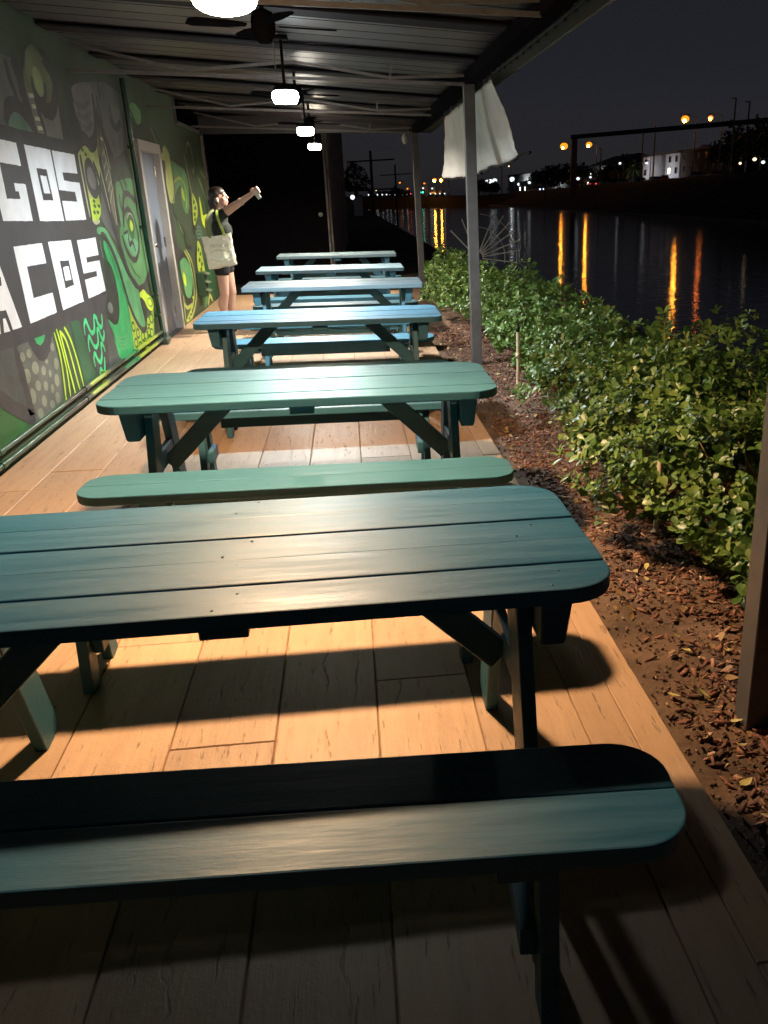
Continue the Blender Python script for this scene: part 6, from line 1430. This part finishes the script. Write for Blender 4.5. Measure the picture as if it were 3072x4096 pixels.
for i, (x, y, zb, h, rx, lab) in enumerate(((72, 345, 0.8, 6.0, 5, 'low dark tree before the end of the long building'), (72, 318, 1.0, 8.6, 9, 'broad dark tree crown in front of the long pale building'), (72, 300, 1.2, 8.0, 8, 'dark tree beside the gantry column'),
        (66, 262, 1.4, 4.2, 3, 'small dark tree behind the bluish headlights'), (70, 243, 1.6, 6.2, 4, 'dark tree below the gable roof'), (72, 238, 1.8, 7.0, 3.5, 'dark tree just before the apartment block'),
        (74, 172, 2.6, 8.8, 6, 'dark tree at the end of the brown block'), (74, 160, 2.8, 9.6, 6.5, 'tall dark tree past the brown block'), (74, 149, 3.0, 8.8, 6, 'dark tree behind the warm lamps'), (74, 138, 3.1, 9.5, 6.5, 'dark tree at the edge of the picture'), (76, 127, 3.2, 10.0, 7, 'dark tree beyond the picture edge lamps'),
        (1.3, 110, -0.3, 5.3, 1.7, 'dark round tree beside the ribbed building, white light at its foot'), (13.3, 236.5, 0.4, 2.8, 1.9, 'small round dark tree in front of the traffic'), (47, 330, 0.9, 4.6, 4, 'dark bushy tree under the curtain\'s lower edge'), (50, 352, 0.8, 5, 4, 'dark tree left of the flood lamps'), (58, 375, 0.6, 4.4, 3.4, 'small dark tree among the flood lamps'))):
    tree(x, y, zb, h, rx, rx, 60 + i, lab, 260 if h < 7 else 420, 0.30 if y == 110 else (0.35 if h < 3 else 0.95))
# the lit palm
pt = empty('palm_tree', (68, 220.5, 2.1), 0, 'pale green palm lit from below beside the white apartment block', 'tree')
MB().tube([(0, 0, 0), (0.1, 0.1, 2), (0.05, 0, 4.6)], [0.22, 0.17, 0.15], 8).build('trunk', simple('palm_trunk', (0.25, 0.23, 0.2), 0.9), pt)
pmat = leaf_mat('palm_leaf', (0.10, 0.22, 0.06), (0.16, 0.32, 0.10), (0.22, 0.38, 0.14)); r_ = np.random.default_rng(4)
for k in range(13):
    a = k * 2.39996; el = R(65 - 8.5 * k); ln = 2.5; mb = MB(); prev = None; sp = []
    for i in range(7):
        u = i / 6; sp.append(Vector((math.cos(a) * math.cos(el) * ln * u, math.sin(a) * math.cos(el) * ln * u, math.sin(el) * ln * u - 1.3 * u * u + 4.6)))
    sd = Vector((-math.sin(a), math.cos(a), 0))
    for i in range(6):
        w1, w2 = 0.45 * math.sin(math.pi * (i / 6 * .9 + .08)), 0.45 * math.sin(math.pi * ((i + 1) / 6 * .9 + .08)); dn = Vector((0, 0, -0.3))
        mb.add([sp[i], sp[i + 1], sp[i + 1] + sd * w2 + dn * w2, sp[i] + sd * w1 + dn * w1], [(0, 1, 2, 3)]); mb.add([sp[i], sp[i + 1], sp[i + 1] - sd * w2 + dn * w2, sp[i] - sd * w1 + dn * w1], [(3, 2, 1, 0)])
    me = mb.mesh('frond'); at = me.attributes.new('rnd', 'FLOAT', 'POINT'); at.data.foreach_set('value', np.full(len(me.vertices), r_.random() * 0.8, np.float32)); link('frond', me, pmat, pt)
# gantry over the road, bare poles, rail
ga = empty('pipe_gantry', (43.1, 176.5, -0.5), 0, 'dark gantry with one thick column and a long level beam over the far road', 'gantry')
gx = simple('dark_gantry_paint', (0.06, 0.05, 0.05), 0.8)
MB().bar((0, 0, 0), (0, 0, 11.3), 0.85, 0.85, up=(0, 1, 0)).build('column', gx, ga)
MB().bar((-0.4, 0.6, 11.4), (33, -60, 11.4), 0.6, 0.7).build('beam', gx, ga)
MB().bar((0, 0, 0), (0, 0, 0.9), 1.6, 1.6, up=(0, 1, 0)).build('footing', gx, ga)
for k, (x, y, zb, h, lab) in enumerate(((56, 205, 2.3, 8.0, 'thin grey pole before the white apartment wall'), (56, 176, 2.6, 9.5, 'tall bare grey pole before the brown block'), (56, 169, 2.7, 9.8, 'dark thin pole beside the tall grey pole'), (58, 139, 3.0, 11, 'thin pole with a small unlit head near the picture edge'), (58, 134, 3.1, 10, 'second thin pole at the picture edge'), (60, 285, 1.4, 7, 'thin pole before the gable building'), (50, 300, 1.3, 9.5, 'dark pole rising past the curtain\'s lower edge'), (40.5, 190, -0.6, 5.6, 'dark stout post on the bank below the curtain'))):
    t_ = empty('bare_pole', (x, y, zb - 0.2), 0, lab, 'pole', 'bare poles across the canal')
    MB().tube([(0, 0, 0), (0, 0, h)], [0.16, 0.10], 8).build('pole', PO if k in (0, 1, 3) else DK, t_)
    MB().box((-0.3, 0, h), (0.7, 0.2, 0.14)).build('pole_head', PO, t_)
gr = empty('guard_rail', (50.4, 215, 0), 0, 'low pale guard rail along the far road', 'fence')
rp_ = [(0, y - 215, road_z(y) + 0.65) for y in range(185, 262, 8)]
MB().tube(rp_, 0.09, 6).build('rail', simple('rail_pale', (0.45, 0.42, 0.36), 0.6), gr)
pm_ = MB().box((0, 0, 0), (0.3, 0.3, 0.8)).mesh('rail_post'); pm_.materials.append(bpy.data.materials['rail_pale'])
for y in range(185, 260, 4): link('rail_post', pm_, None, gr, loc=(0, y - 215, road_z(y) + 0.3))
for x, y, h, lab, arms in ((2.95, 98, 7.0, 'dark utility pole with two crossarms beyond the ribbed building', (4.9, 2.2)), (8.2, 150, 7.2, 'thinner dark utility pole farther along the near bank', (4.6,))):
    t_ = empty('utility_pole', (x, y, -2.3), 0, lab, 'pole', 'utility poles on the near bank')
    MB().tube([(0, 0, 0), (0, 0, h + 1.0)], [0.20, 0.13], 8).build('pole', DK, t_)
    for a_ in arms: MB().bar((-2.4, 0, a_ + 2.3 - 0.2), (2.4, 0, a_ + 2.3), 0.12, 0.14).build('crossarm', DK, t_)
wl = empty('flood_lamp', (0.64, 70, -1.0), 0, 'single bright white lamp at the foot of the dark round tree', 'lamp')
MB().tube([(0, 0.1, 0), (0, 0.1, 2.5)], 0.05, 6).build('pole', DK, wl); MB().sphere((0, 0, 2.48), 0.16, 8).build('lamp_glow', GO['white'], wl); MB().box((0, 0.12, 2.66), (0.36, 0.3, 0.06)).build('lamp_head', DK, wl)
sh = empty('shed', (1.25, 88, -1.5), 0, 'tiny pale shed beside the white lamp', 'shed')
MB().box((0, 0, 1.5), (0.8, 0.8, 3.1)).build('wall', wp, sh); MB().box((0, 0, 3.1), (1.0, 1.0, 0.12)).build('roof', DK, sh)
